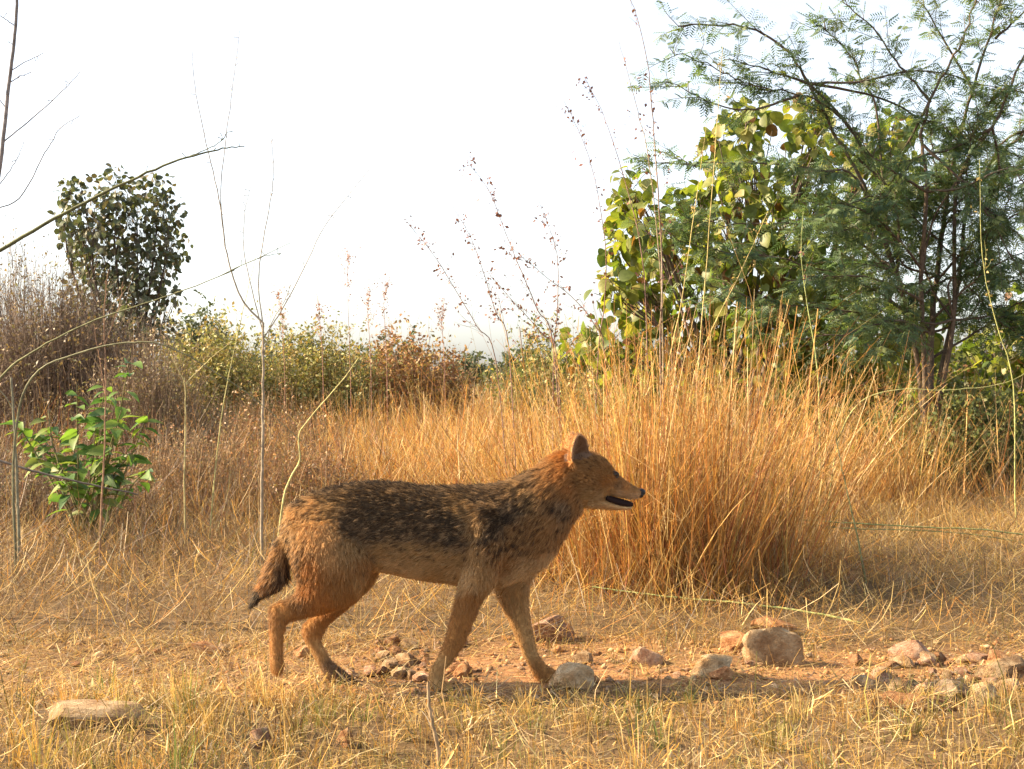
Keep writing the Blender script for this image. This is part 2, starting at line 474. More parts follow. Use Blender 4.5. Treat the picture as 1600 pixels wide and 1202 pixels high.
blades(g, np.c_[x, y, gz(x, y) + rng.uniform(0, 0.30, N) * hs], rng.uniform(0.10, 0.42, N) * (0.5 + 0.5 * hs), rng.uniform(0, 2 * PI, N), rng.uniform(0.4, 1.5, N), rng.normal(0, 0.9, N),
       rng.uniform(0.0016, 0.0034, N), c1, c1, 4, 0.4)
tag(link('meadow_grass', g.mesh('meadow_grass', M_GRASS)), 'knee-high tangled brown and golden dry grass filling the middle ground', 'grass', kind='stuff')

g = Geo()
x, y = scatter(42000, 0, 0, 12, 48, True); N = len(x)
px = pxx(x, y)
cl = pick(N, {'brown': 3, 'grey': 2, 'gold': 3, 'olive': 2, 'orange': 1})
blades(g, np.c_[x, y, gz(x, y) * 0.5 - 0.02], rng.gamma(6, 0.07, N) + 0.1, rng.uniform(0, 2 * PI, N), rng.gamma(2, 0.14, N), rng.normal(0.3, 0.4, N),
       rng.uniform(0.006, 0.016, N), cl * 0.9, cl, 2, 0.3)
tag(link('far_meadow', g.mesh('far_meadow', M_GRASS)), 'far dry grassland running back to the line of bushes', 'grass', kind='stuff')

# ------------------------------------------------------------------ tall golden tussocks
def tussock(px, d, h, r, n, spec, label, group, lean=0.0, fluff=True):
    jit = 0.15 + lean
    n = int(n * 0.42); r = r * 1.15
    x0 = (px - 800) / FPX * d
    z0 = float(gz(x0, d))
    g = Geo()
    a = rng.uniform(0, 2 * PI, n); rr = r * np.sqrt(rng.random(n))
    bx, by = x0 + rr * np.cos(a), d + rr * np.sin(a) * 0.8
    out_t = 0.05 + 0.32 * (rr / r) ** 1.5
    n0 = n
    L = h * np.clip(rng.normal(0.74, 0.30, n), 0.15, 1.3)
    az = a + rng.normal(0, 1.4, n)
    c1 = pick(n, spec)
    c1 = c1 * rng.choice([0.8, 1.0, 1.15], n)[:, None]
    c0 = c1 * 0.65 + np.array(PAL['red']) * 0.2
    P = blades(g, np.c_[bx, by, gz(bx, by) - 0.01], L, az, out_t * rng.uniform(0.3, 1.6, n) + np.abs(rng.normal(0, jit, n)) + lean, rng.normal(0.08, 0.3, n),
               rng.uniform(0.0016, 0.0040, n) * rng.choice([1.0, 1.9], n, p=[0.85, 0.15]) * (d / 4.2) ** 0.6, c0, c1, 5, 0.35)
    m = n                                           # short stubble and collapsed stalks round the foot
    a2 = rng.uniform(0, 2 * PI, m); r2 = r * (0.5 + 1.5 * rng.random(m))
    sx_, sy_ = x0 + r2 * np.cos(a2), d + r2 * np.sin(a2) * 0.9
    c2 = pick(m, {'brown': 3, 'orange': 3, 'gold': 3, 'red': 2.5, 'straw': 2, 'umber': 1})
    blades(g, np.c_[sx_, sy_, gz(sx_, sy_) - 0.005], rng.uniform(0.06, 0.34, m) * h, rng.uniform(0, 2 * PI, m), np.abs(rng.normal(0.35, 0.4, m)), rng.normal(0.3, 0.7, m),
           rng.uniform(0.0014, 0.0036, m), c2 * 0.8, c2, 3, 0.4)
    # broken stalks leaning across
    k = n // 2
    j = rng.choice(n, k)
    q = np.stack(P)[rng.integers(1, 5, k), j]
    blades(g, q, L[j] * rng.uniform(0.2, 0.6, k), rng.uniform(0, 2 * PI, k), rng.normal(1.3, 0.4, k), rng.normal(0.2, 0.3, k),
           rng.uniform(0.0014, 0.0026, k), c1[j], c1[j], 2, 0.4)
    if fluff:                                       # drooping spikelets near the stalk tops
        m = int(n * 3.0)
        j = rng.choice(n, m); t = rng.random(m)[:, None]
        q = P[4][j] * (1 - t) + P[5][j] * t
        c2 = pick(m, {'straw': 3, 'orange': 3, 'gold': 4, 'pale': 1.5, 'red': 1})
        blades(g, q, rng.uniform(0.012, 0.05, m), rng.uniform(0, 2 * PI, m), rng.uniform(0.3, 1.5, m), rng.normal(0.5, 0.5, m),
               rng.uniform(0.0012, 0.0028, m) * (d / 4.2) ** 0.6, c2, c2, 2, 0.3)
    g.V = [v - np.array([x0, d, z0]) for v in g.V]
    o = link('grass_tussock', g.mesh('grass_tussock', M_GRASS))
    o.location = (x0, d, z0)
    tag(o, label, 'grass tussock', group)

GOLD = {'gold': 5, 'orange': 5, 'straw': 4, 'red': 2.2, 'pale': 2, 'brown': 0.8, 'olive': 0.6}
MID = {'orange': 4, 'gold': 4, 'straw': 3.5, 'red': 1.5, 'pale': 1.5, 'brown': 1.5}
PALE = {'gold': 4, 'straw': 4, 'orange': 2, 'pale': 1.5, 'brown': 1}
LB1, GR1 = 'tall dense golden orange grass tussock right behind the jackal', 'tall golden tussocks behind the jackal'
for px, d, h, r, n in [(905, 4.25, 0.66, 0.15, 900), (985, 4.1, 0.72, 0.16, 1300), (1065, 4.0, 0.70, 0.17, 1500), (1145, 4.2, 0.72, 0.17, 1300),
                       (1205, 4.6, 0.60, 0.17, 600), (1010, 4.7, 0.74, 0.18, 900), (1110, 4.9, 0.72, 0.18, 800)]:
    tussock(px, d, h, r, n, GOLD, LB1, GR1)
LB2, GR2 = 'mid-height orange brown grass tussock in the meadow above the back of the jackal', 'orange tussocks above the back of the jackal'
for px, d, h, r, n in [(560, 6.6, 0.60, 0.22, 700), (640, 6.2, 0.62, 0.22, 800), (715, 6.5, 0.66, 0.22, 800), (790, 6.0, 0.68, 0.2, 800),
                       (850, 5.4, 0.70, 0.18, 800), (690, 7.6, 0.72, 0.25, 700), (600, 8.2, 0.66, 0.25, 600), (770, 8.0, 0.74, 0.25, 700)]:
    tussock(px, d, h * 0.80, r * 1.25, int(n * 0.8), MID, LB2, GR2, lean=0.12)
LB3, GR3 = 'pale golden grass tussock drooping in front of the feathery tree', 'pale tussocks before the feathery tree'
for px, d, h, r, n in [(1290, 6.6, 0.66, 0.2, 800), (1375, 6.9, 0.70, 0.22, 1000), (1240, 5.8, 0.70, 0.18, 700), (1425, 6.6, 0.55, 0.2, 300), (1570, 6.9, 0.6, 0.2, 260)]:
    tussock(px, d, h, r, n, PALE, LB3, GR3, lean=0.06)

# ------------------------------------------------------------------ tubes
def smooth_line(P, k=5):
    P = np.asarray(P, float)
    Q = np.vstack([2 * P[0] - P[1], P, 2 * P[-1] - P[-2]])
    out = []
    for i in range(1, len(Q) - 2):
        for t in np.linspace(0, 1, k, endpoint=False):
            a, b, c, d = Q[i - 1], Q[i], Q[i + 1], Q[i + 2]
            out.append(0.5 * (2 * b + (c - a) * t + (2 * a - 5 * b + 4 * c - d) * t * t + (3 * b - a - 3 * c + d) * t ** 3))
    out.append(P[-1])
    return np.array(out)

def tube(g, P, r0, r1, col, sides=5, wob=0.0, k=5, power=1.0):
    P = smooth_line(P, k) if k > 1 else np.asarray(P, float)
    n = len(P)
    if wob:
        P = P + rng.normal(0, wob, P.shape) * np.linspace(0.2, 1, n)[:, None]
    T = np.gradient(P, axis=0); T /= np.linalg.norm(T, axis=1)[:, None] + 1e-9
    up = np.array([0.3, 0.9, 0.31])
    A = np.cross(T, up); A /= np.linalg.norm(A, axis=1)[:, None] + 1e-9
    B = np.cross(T, A)
    r = lerp(r0, r1, np.linspace(0, 1, n) ** power)[:, None, None]
    th = np.linspace(0, 2 * PI, sides, endpoint=False)
    V = P[:, None] + r * (A[:, None] * np.cos(th)[None, :, None] + B[:, None] * np.sin(th)[None, :, None])
    I = np.arange(n * sides).reshape(n, sides)
    F = np.stack([I[:-1], np.roll(I[:-1], -1, 1), np.roll(I[1:], -1, 1), I[1:]], -1).reshape(-1, 4)
    col = np.asarray(col, float)
    g.add(V.reshape(-1, 3), F, np.tile(col, (n * sides, 1)) * np.repeat(rng.uniform(0.8, 1.2, (n, 1)), sides, 0))
    return P

# ------------------------------------------------------------------ leaves
def leaf_template(length, width, pointed, fold=0.18, droop=0.2):
    """rows across a leaf lying along +X, normal +Z"""
    ts = np.array([0, 0.12, 0.32, 0.56, 0.8, 1.0])
    if pointed:
        ws = np.array([0.03, 0.55, 1.0, 0.85, 0.45, 0.02])
    else:
        ws = np.array([0.08, 0.68, 1.0, 1.0, 0.72, 0.10])
    V, F = [], []
    for i, (t, w_) in enumerate(zip(ts, ws)):
        x_ = t * length; z_ = -droop * length * t * t
        for s in (-1, 0, 1):
            V.append((x_, s * w_ * width / 2, z_ + abs(s) * w_ * width * fold))
    for i in range(len(ts) - 1):
        for s in (0, 1):
            a = i * 3 + s
            F.append((a, a + 1, a + 4, a + 3))
    return np.array(V), np.array(F)

def frames(dirs, roll):
    X = dirs / (np.linalg.norm(dirs, axis=1)[:, None] + 1e-9)
    up = np.tile([0.0, 0.0, 1.0], (len(X), 1))
    Y = np.cross(up, X); Y /= np.linalg.norm(Y, axis=1)[:, None] + 1e-6
    Z = np.cross(X, Y)
    c, s = np.cos(roll)[:, None], np.sin(roll)[:, None]
    return X, Y * c + Z * s, Z * c - Y * s

def put(g, tpl, pos, dirs, roll, scale, cols):
    V, F = tpl
    X, Y, Z = frames(dirs, roll)
    s = np.asarray(scale)[:, None, None]
    P = pos[:, None] + s * (V[None, :, 0:1] * X[:, None] + V[None, :, 1:2] * Y[:, None] + V[None, :, 2:3] * Z[:, None])
    N, k = len(pos), len(V)
    Fa = (np.arange(N) * k)[:, None, None] + F[None]
    g.add(P.reshape(-1, 3), Fa.reshape(-1, F.shape[1]), np.repeat(cols, k, 0))

def leaf_objects(root, tpl, mat, pos, dirs, roll, scale, palette, name='leaf'):
    """each leaf an object of its own, sharing a few meshes"""
    mes = []
    for c in palette:
        gg = Geo(); gg.add(tpl[0], tpl[1], np.array(c)); mes.append(gg.mesh(name, mat, True))
    from mathutils import Matrix
    X, Y, Z = frames(dirs, roll)
    base = np.array(root.location)
    for i in range(len(pos)):
        o = bpy.data.objects.new(name, mes[rng.integers(len(mes))])
        s = scale[i]
        M = Matrix(((X[i][0] * s, Y[i][0] * s, Z[i][0] * s, pos[i][0] - base[0]), (X[i][1] * s, Y[i][1] * s, Z[i][1] * s, pos[i][1] - base[1]),
                    (X[i][2] * s, Y[i][2] * s, Z[i][2] * s, pos[i][2] - base[2]), (0, 0, 0, 1)))
        C.objects.link(o); o.parent = root
        o.matrix_local = M

ROUND = leaf_template(0.10, 0.092, False, 0.12, 0.25)
LANCE = leaf_template(0.085, 0.042, True, 0.16, 0.3)

def rand_dirs(N, up=0.0, spread=1.0):
    v = rng.normal(0, 1, (N, 3)); v /= np.linalg.norm(v, axis=1)[:, None]
    v[:, 2] = v[:, 2] * spread + up
    return v

# --- broad-leaved bush at the right
def leafy_bush(name, label, cat, base_px, d, blobs, nleaf, leaf_scale, palette, mat, depth, nobj, bark, group=None, r0=0.03):
    bx = (base_px - 800) / FPX * d
    root = thing(name, (bx, d, float(gz(bx, d)) - 0.01), label, cat, group)
    gs = Geo()
    pos, wts = [], []
    cs = []
    for (px, py, r) in blobs:
        dd = d + rng.uniform(-depth, depth)
        c = W(px, py, dd); cs.append((c, r / FPX * d))
    base = np.array(root.location)
    for i, (c, r) in enumerate(cs):
        mid = base * 0.55 + c * 0.45 + rng.normal(0, 0.07, 3); mid[2] = lerp(base[2], c[2], 0.5)
        b = base + np.array([rng.normal(0, 0.10), rng.normal(0, 0.08), 0])
        P = tube(gs, [b, lerp(b, mid, 0.5) + rng.normal(0, 0.04, 3), mid, lerp(mid, c, 0.6) + rng.normal(0, 0.05, 3), c], r0 * rng.uniform(0.4, 1.0), 0.004, bark, 6, 0.004)
        for _ in range(5):
            e = c + rand_dirs(1)[0] * r * 0.9
            tube(gs, [P[len(P) * 2 // 3], lerp(P[len(P) * 2 // 3], e, 0.5) + rng.normal(0, 0.03, 3), e], 0.006, 0.002, bark, 4, 0, 3)
    part('stem', gs, M_TWIG, root, True)
    area = np.array([r * r for _, r in cs]); area /= area.sum()
    k = rng.choice(len(cs), nleaf, p=area)
    v = rng.normal(0, 1, (nleaf, 3)); v /= np.linalg.norm(v, axis=1)[:, None]
    rad = rng.random(nleaf) ** 0.45
    pos = np.array([cs[i][0] for i in k]) + v * (np.array([cs[i][1] for i in k]) * rad)[:, None] * np.array([1, 1.3, 1])
    pos[:, 2] = np.maximum(pos[:, 2], base[2] + 0.06)
    dirs = v * 0.6 + rand_dirs(nleaf) * 0.7 + np.array([0, 0, -0.45])
    roll = rng.normal(0, 0.9, nleaf)
    sc = leaf_scale * rng.uniform(0.6, 1.15, nleaf)
    ctr = np.array([cs[i][0] for i in k])                     # leaf stalks running back into the cluster
    vec = ctr - pos; ln_ = np.linalg.norm(vec, axis=1)
    gp = Geo()
    blades(gp, pos, ln_ * 0.75, np.arctan2(vec[:, 1], vec[:, 0]), np.arccos(np.clip(vec[:, 2] / (ln_ + 1e-6), -1, 1)), rng.normal(0, 0.35, nleaf), 0.004, np.tile(np.array(bark) * 1.3, (nleaf, 1)), np.tile(np.array(bark), (nleaf, 1)), 2, 1.2)
    part('leaf_stalks', gp, M_TWIG, root, False, 'stuff')
    order = np.argsort(pos[:, 1] - 0.8 * rad)                 # leaves on the camera's side and outer shell first
    a, b = order[:nobj], order[nobj:]
    tpl = ROUND
    leaf_objects(root, tpl, mat, pos[a], dirs[a], roll[a], sc[a], palette)
    pal = np.array(palette)
    gl = Geo(); put(gl, tpl, pos[b], dirs[b], roll[b], sc[b], pal[rng.integers(len(pal), size=len(b))] * rng.uniform(0.8, 1.2, (len(b), 1)))
    part('foliage', gl, mat, root, True, 'stuff')
    return root

GREENS = [(0.13, 0.20, 0.035), (0.17, 0.25, 0.04), (0.21, 0.27, 0.05), (0.10, 0.17, 0.04), (0.25, 0.29, 0.06), (0.15, 0.21, 0.045),
          (0.19, 0.24, 0.04), (0.12, 0.18, 0.04), (0.14, 0.2, 0.04), (0.27, 0.31, 0.07), (0.23, 0.28, 0.06), (0.18, 0.24, 0.05), (0.31, 0.32, 0.09)] * 2 + [(0.20, 0.11, 0.045)]
GREENS = [(r_ * 0.92, g_ * 0.80, b_ * 0.85) for r_, g_, b_ in GREENS]
leafy_bush('broadleaf_bush', 'bright green bush with large round leaves behind the tall golden grass', 'bush', 1170, 8.2,
           [(1165, 195, 48), (1150, 245, 50), (1265, 180, 40), (1270, 225, 45), (1115, 225, 28), (1165, 300, 62), (1240, 300, 62), (1095, 320, 50), (985, 295, 38),
            (1000, 345, 48), (965, 385, 30), (1050, 390, 60), (1150, 385, 70), (1250, 390, 70), (1330, 255, 40), (1390, 215, 42), (1400, 250, 40), (1340, 340, 60),
            (960, 445, 36), (1010, 455, 60), (1100, 470, 70), (1200, 490, 70), (1310, 480, 65), (950, 530, 50), (1030, 545, 62), (1130, 560, 66),
            (1240, 570, 66), (1350, 565, 66), (1420, 560, 55), (905, 545, 40), (990, 610, 60), (1100, 630, 60), (1220, 640, 60), (1340, 640, 60), (1430, 500, 50)],
           3600, 0.82, GREENS, M_LEAF, 0.45, 300, (0.12, 0.09, 0.07))
leafy_bush('broadleaf_bush', 'low round-leaved green bush at the foot of the feathery tree', 'bush', 1555, 9.2,
           [(1480, 590, 55), (1550, 560, 60), (1620, 540, 70), (1590, 490, 40), (1660, 590, 70), (1540, 640, 60), (1450, 640, 50)],
           1100, 0.8, GREENS, M_LEAF, 0.4, 140, (0.12, 0.09, 0.07))
DARKS = [(0.085, 0.105, 0.055), (0.10, 0.12, 0.06), (0.075, 0.09, 0.055), (0.11, 0.125, 0.07), (0.13, 0.115, 0.07)]  # leaf tones lightened to stand in for haze over the tree
leafy_bush('dark_tree', 'small dark round-leaved tree standing against the white sky behind the brown thicket', 'tree', 200, 15.0,
           [(130, 310, 36), (185, 300, 40), (245, 292, 28), (255, 330, 36), (150, 355, 50), (215, 350, 55), (265, 385, 34), (165, 410, 55), (230, 420, 50), (115, 375, 30),
            (150, 465, 55), (215, 475, 55), (265, 460, 26), (110, 295, 18), (100, 340, 18), (180, 530, 60), (240, 520, 40), (120, 530, 50)],
           2700, 0.74, DARKS, M_DARKLEAF, 0.4, 300, (0.09, 0.07, 0.055), r0=0.035)

# --- feathery acacia-like tree at the right
def feather_template():
    V, F = [], []
    for i in range(5):
        x0 = 0.010 + i * 0.0085
        for s in (-1, 1):
            b = len(V); ln = 0.021 * (1 - 0.08 * i)
            V += [(x0, 0, 0), (x0 + 0.004, s * ln * 0.5, 0.001 + 0.002), (x0 + 0.010, s * ln, -0.003), (x0 + 0.0085, s * ln * 0.5, 0.0)]
            F.append((b, b + 1, b + 2, b + 3))
    b = len(V)
    V += [(0, -0.0006, 0), (0, 0.0006, 0), (0.05, 0.0005, -0.004), (0.05, -0.0005, -0.004)]
    F.append((b, b + 1, b + 2, b + 3))
    return np.array(V), np.array(F)
FEATHER = feather_template()

D_AC = 7.4
ax = (1450 - 800) / FPX * D_AC
root = thing('feathery_tree', (ax, D_AC, float(gz(ax, D_AC)) - 0.02), 'multi-stemmed feathery-leaved thorn tree spreading over the broadleaf bush', 'tree')
gt, gf = Geo(), Geo()
BARK = (0.10, 0.075, 0.055)
limbs = [
    [(1450, 730, 0), (1454, 600, 0), (1456, 520, .02), (1464, 430, .05), (1474, 340, .05), (1490, 250, 0), (1520, 140, -.1), (1555, 30, -.1), (1580, -70, -.1)],
    [(1446, 720, 0), (1438, 600, -.05), (1422, 500, -.1), (1402, 430, -.15), (1380, 370, -.2), (1350, 290, -.3), (1310, 220, -.35), (1262, 130, -.4), (1235, 85, -.4), (1180, 47, -.4), (1120, 40, -.4), (1055, 42, -.4)],
    [(1448, 720, 0), (1444, 560, -.1), (1440, 430, -.2), (1448, 300, -.3), (1440, 225, -.3), (1452, 160, -.3), (1485, 100, -.3), (1515, 35, -.3), (1535, -40, -.3)],
    [(1452, 700, .1), (1475, 560, .2), (1500, 430, .3), (1510, 330, .3), (1535, 280, .3), (1570, 235, .3), (1610, 200, .3), (1680, 120, .3)],
    [(1455, 700, 0), (1490, 500, -.1), (1495, 290, -.2), (1550, 200, -.2), (1595, 100, -.2), (1640, 10, -.2)],
]
subs = [
    [(1402, 430, -.15), (1400, 330, -.25), (1335, 212, -.35), (1290, 165, -.45), (1250, 148, -.45), (1180, 135, -.5), (1140, 118, -.5), (1085, 92, -.5), (1045, 82, -.5)],
    [(1400, 430, -.15), (1340, 282, -.4), (1280, 266, -.5), (1190, 256, -.55), (1075, 260, -.6), (990, 244, -.6)],
    [(1455, 160, -.3), (1430, 130, -.3), (1400, 95, -.3), (1365, 45, -.3), (1320, 0, -.3), (1300, -40, -.3)],
    [(1385, 350, -.2), (1370, 175, -.25), (1350, 130, -.25), (1325, 80, -.25), (1280, 40, -.25)],
    [(1250, 148, -.45), (1180, 170, -.5), (1120, 165, -.5), (1040, 125, -.5)],
    [(1262, 130, -.4), (1200, 110, -.45), (1130, 90, -.45)],
    [(1420, 490, -.1), (1360, 450, -.3), (1280, 420, -.45), (1200, 400, -.55), (1110, 390, -.6), (1040, 370, -.6)],
    [(1425, 510, -.1), (1350, 490, -.35), (1270, 480, -.5), (1190, 470, -.6), (1090, 440, -.65)],
    [(1402, 430, -.15), (1330, 370, -.35), (1250, 350, -.5), (1150, 350, -.6), (1070, 345, -.6)],
    [(1456, 500, 0), (1520, 440, -.2), (1580, 400, -.3), (1650, 380, -.3)],
    [(1462, 440, 0), (1530, 370, -.2), (1600, 330, -.3), (1680, 300, -.3)],
    [(1440, 420, -.2), (1400, 370, -.4), (1350, 330, -.5), (1290, 310, -.6)],
    [(1455, 560, 0), (1540, 510, .1), (1600, 470, .1), (1690, 450, .1)],
    [(1474, 340, .05), (1520, 300, .1), (1580, 290, .1), (1650, 250, .1)],
    [(1448, 300, -.3), (1400, 270, -.4), (1360, 240, -.4), (1330, 190, -.4)],
    [(1490, 250, 0), (1560, 160, 0), (1620, 120, 0)],
    [(1520, 140, -.1), (1480, 70, -.1), (1450, 20, -.1), (1430, -30, -.1)],
    [(1555, 60, -.1), (1600, 20, -.1), (1640, -30, 0)],
    [(1440, 470, -.2), (1380, 440, -.5), (1310, 430, -.6), (1230, 440, -.7)],
    [(1450, 520, -.1), (1400, 500, -.5), (1330, 520, -.7), (1250, 530, -.75)],
]
for _ in range(34):
    li = limbs[random.randrange(5)]
    a0 = random.choice([q for q in li if 120 < q[1] < 540])
    tx, ty = (random.uniform(1270, 1690), random.uniform(110, 560))
    if ty < 330 - (tx - 1270) * 0.9: ty = random.uniform(300, 540)
    mx, my, dz = (a0[0] + tx) / 2, (a0[1] + ty) / 2 - random.uniform(0, 30), random.uniform(-0.75, 0.45)
    jx = lambda k: random.uniform(-k, k)
    subs.append([a0, (lerp(a0[0], mx, .5) + jx(14), lerp(a0[1], my, .5) + jx(14), lerp(a0[2], dz, .25)), (mx + jx(22), my + jx(22), lerp(a0[2], dz, .5)), (lerp(mx, tx, .5) + jx(18), lerp(my, ty, .5) + jx(18), lerp(a0[2], dz, .75)), (tx, ty, dz)])
ends = []
for i, L_ in enumerate(limbs):
    P = tube(gt, [W(a, b, D_AC + c) for a, b, c in L_], (0.026, 0.018, 0.018, 0.019, 0.017)[i], 0.004, BARK, 7, 0.006, 5, 0.7)
    ends.append((P[len(P) // 2:], 1.0))
for L_ in subs:
    P = tube(gt, [W(a, b, D_AC + c) for a, b, c in L_], 0.009, 0.002, BARK, 5, 0.006, 5, 0.7)
    ends.append((P[len(P) // 5:], 1.0))
FC = np.array([(0.09, 0.14, 0.075), (0.11, 0.165, 0.08), (0.14, 0.19, 0.08), (0.08, 0.13, 0.075), (0.18, 0.21, 0.08)])
fp, fd = [], []
for P, wgt in ends:
    seglen = np.linalg.norm(np.diff(P, axis=0), axis=1)
    total = seglen.sum()
    for _ in range(int(total * (24 if P[:, 2].mean() < 2.1 else 22))):
        i = rng.integers(0, len(P) - 1)
        s = lerp(P[i], P[i + 1], rng.random())
        tdir = P[i + 1] - P[i]; tdir /= np.linalg.norm(tdir) + 1e-9
        v = rand_dirs(1, -0.02, 0.55)[0] * 0.8 + tdir * 0.8
        v /= np.linalg.norm(v)
        ln = rng.uniform(0.08, 0.34) * (1.0 if s[2] < 1.9 else 0.75)
        e = s + v * ln + np.array([0, 0, -0.03 * ln])
        m_ = lerp(s, e, 0.5) + rng.normal(0, 0.012, 3)
        Q = tube(gt, [s, m_, e], 0.0028, 0.001, BARK, 3, 0, 3)
        nf = int(ln * 42) + 2
        for q in range(nf):
            t = (q + rng.random()) / nf
            b = lerp(s, m_, t * 2) if t < 0.5 else lerp(m_, e, t * 2 - 1)
            fp.append(b); w_ = rand_dirs(1, -0.25, 0.7)[0] + v * 0.7; fd.append(w_)
    for q in range(int(total * 10)):
        i = rng.integers(0, len(P) - 1)
        fp.append(lerp(P[i], P[i + 1], rng.random())); fd.append(rand_dirs(1, -0.2, 0.7)[0])
fp, fd = np.array(fp), np.array(fd)
put(gf, FEATHER, fp, fd, rng.normal(0, 0.6, len(fp)), rng.uniform(0.9, 1.7, len(fp)), FC[rng.integers(len(FC), size=len(fp))] * rng.uniform(0.8, 1.25, (len(fp), 1)))
part('trunk', gt, M_TWIG, root, True)
part('crown', gf, M_FEATHER, root, False, 'stuff')

# --- leafy green sapling at the left
D_S = 5.0
sx = (140 - 800) / FPX * D_S
root = thing('green_sapling', (sx, D_S, float(gz(sx, D_S))), 'young green sapling with pointed leaves in front of the brown thicket', 'sapling')
gs = Geo(); lp, ld = [], []
tips = [(205, 545), (170, 590), (120, 600), (75, 640), (40, 670), (60, 720), (110, 690), (150, 660), (190, 640), (235, 640), (215, 700), (170, 720), (100, 740), (235, 730), (20, 650), (180, 610)]
for tx, ty in tips:
    e = W(tx, ty, D_S + rng.uniform(-0.22, 0.22))
    b = np.array([sx + rng.normal(0, 0.03), D_S + rng.normal(0, 0.03), float(gz(sx, D_S)) - 0.01])
    m_ = lerp(b, e, 0.55) + np.array([rng.normal(0, 0.02), rng.normal(0, 0.02), 0.05])
    P = tube(gs, [b, m_, e], 0.005, 0.0015, (0.16, 0.14, 0.06), 5)
    for j in range(17):
        q = P[int(lerp(len(P) * 0.35, len(P) - 1, (j + rng.random()) / 17.0))]
        a = rng.uniform(0, 2 * PI)
        lp.append(q + rng.normal(0, 0.008, 3)); ld.append((math.cos(a), math.sin(a), rng.uniform(-0.5, 0.35)))
part('stem', gs, M_TWIG, root, True)
SG = [(0.10, 0.18, 0.045), (0.15, 0.24, 0.05), (0.20, 0.26, 0.05), (0.07, 0.14, 0.05), (0.15, 0.21, 0.05), (0.10, 0.17, 0.06), (0.18, 0.21, 0.06)]
leaf_objects(root, LANCE, M_FEATHER, np.array(lp), np.array(ld), rng.normal(0, 0.5, len(lp)), rng.uniform(0.55, 1.1, len(lp)), SG)

# ------------------------------------------------------------------ fine twiggy shrubs and the far line of bushes
def fine_shrub(name, label, cat, px, d, wpx, top, ntw, nl, lsize, pal, twig, group=None, spread=0.5, depth=0.7, mat=None, tw=0.004, plume=0.0):
    x0 = (px - 800) / FPX * d
    base = np.array([x0, d, float(gz(x0, d)) * (1 if d < 20 else 0) - 0.02])
    root = thing(name, base, label, cat, group)
    H = CZ - (top - 601) / FPX * d - base[2]
    R = wpx / 2 / FPX * d
    g1 = Geo()
    N = ntw
    rr = np.sqrt(rng.random(N)); a = rng.uniform(0, 2 * PI, N)
    tx = x0 + rr * np.cos(a) * R; ty = d + rr * np.sin(a) * R * depth
    lump = 0.62 + 0.38 * clumpy(tx, ty, 5.0 / max(R, 0.3), px)
    tz = H * np.sqrt(np.clip(1 - (rr * 0.9) ** 2.4, 0.05, 1)) * lump * rng.uniform(0.7, 1.15, N) * 1.12
    rx = x0 + rr * np.cos(a) * R * spread; ry = d + rr * np.sin(a) * R * depth * spread
    L = np.sqrt((tx - rx) ** 2 + (ty - ry) ** 2 + tz ** 2)
    til = np.arctan2(np.hypot(tx - rx, ty - ry), tz)
    cc = np.tile(np.array(twig), (N, 1)) * rng.uniform(0.7, 1.3, (N, 1))
    P = blades(g1, np.c_[rx, ry, np.full(N, base[2])], L, a + rng.normal(0, 0.25, N), til, rng.normal(0, 0.35, N), tw * rng.uniform(0.6, 1.4, N), cc, cc, 5, 0.3)
    k = N * 3
    j = rng.choice(N, k); s = rng.integers(2, 5, k); t = rng.random(k)[:, None]
    PP = np.stack(P, 0)
    q = PP[s, j] * (1 - t) + PP[s + 1, j] * t
    c2 = cc[j]
    Q = blades(g1, q, rng.uniform(0.06, 0.22, k) * max(H, 0.8), rng.uniform(0, 2 * PI, k), rng.uniform(0.2, 1.4, k), rng.normal(0.1, 0.4, k), tw * 0.6, c2, c2, 2, 0.4)
    part('stem', g1, M_TWIG, root)
    g2 = Geo()
    QQ = np.stack(Q, 0)
    jj = rng.choice(k, nl); s = rng.integers(0, 2, nl); t = rng.random(nl)[:, None]
    pos = QQ[s, jj] * (1 - t) + QQ[s + 1, jj] * t + rng.normal(0, 0.02, (nl, 3))
    pal = np.array(pal)
    q4 = (np.array([(0, 0, 0), (0.5, -0.28, 0.06), (1, 0, -0.05), (0.5, 0.28, 0.06)]), np.array([(0, 1, 2, 3)]))
    put(g2, q4, pos, rand_dirs(nl, 0.1), rng.normal(0, 1, nl), lsize * rng.uniform(0.6, 1.4, nl), pal[rng.integers(len(pal), size=nl)] * rng.uniform(0.75, 1.25, (nl, 1)))
    part('foliage', g2, mat or M_DARKLEAF, root, False, 'stuff')
    return root

BRN = [(0.19, 0.14, 0.09), (0.22, 0.16, 0.09), (0.15, 0.12, 0.08), (0.20, 0.18, 0.09), (0.28, 0.19, 0.10)]
YGR = [(0.33, 0.30, 0.10), (0.26, 0.26, 0.09), (0.40, 0.33, 0.13), (0.22, 0.23, 0.08), (0.37, 0.26, 0.11)]
RED = [(0.30, 0.15, 0.08), (0.36, 0.20, 0.10), (0.24, 0.15, 0.07), (0.28, 0.22, 0.08), (0.40, 0.25, 0.12)]
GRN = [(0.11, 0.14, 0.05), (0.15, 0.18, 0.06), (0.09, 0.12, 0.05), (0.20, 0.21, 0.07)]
FAR = [(0.08, 0.11, 0.06), (0.10, 0.13, 0.07), (0.12, 0.13, 0.08), (0.15, 0.16, 0.09)]
TB, TG = (0.21, 0.15, 0.10), (0.22, 0.175, 0.09)
fine_shrub('brown_thicket', 'leafless dark brown tangled thicket below the small dark tree', 'thicket', 100, 9.5, 340, 430, 2200, 9000, 0.026, BRN, (0.18, 0.13, 0.095), tw=0.006)  # thicket browns lightened in place of haze
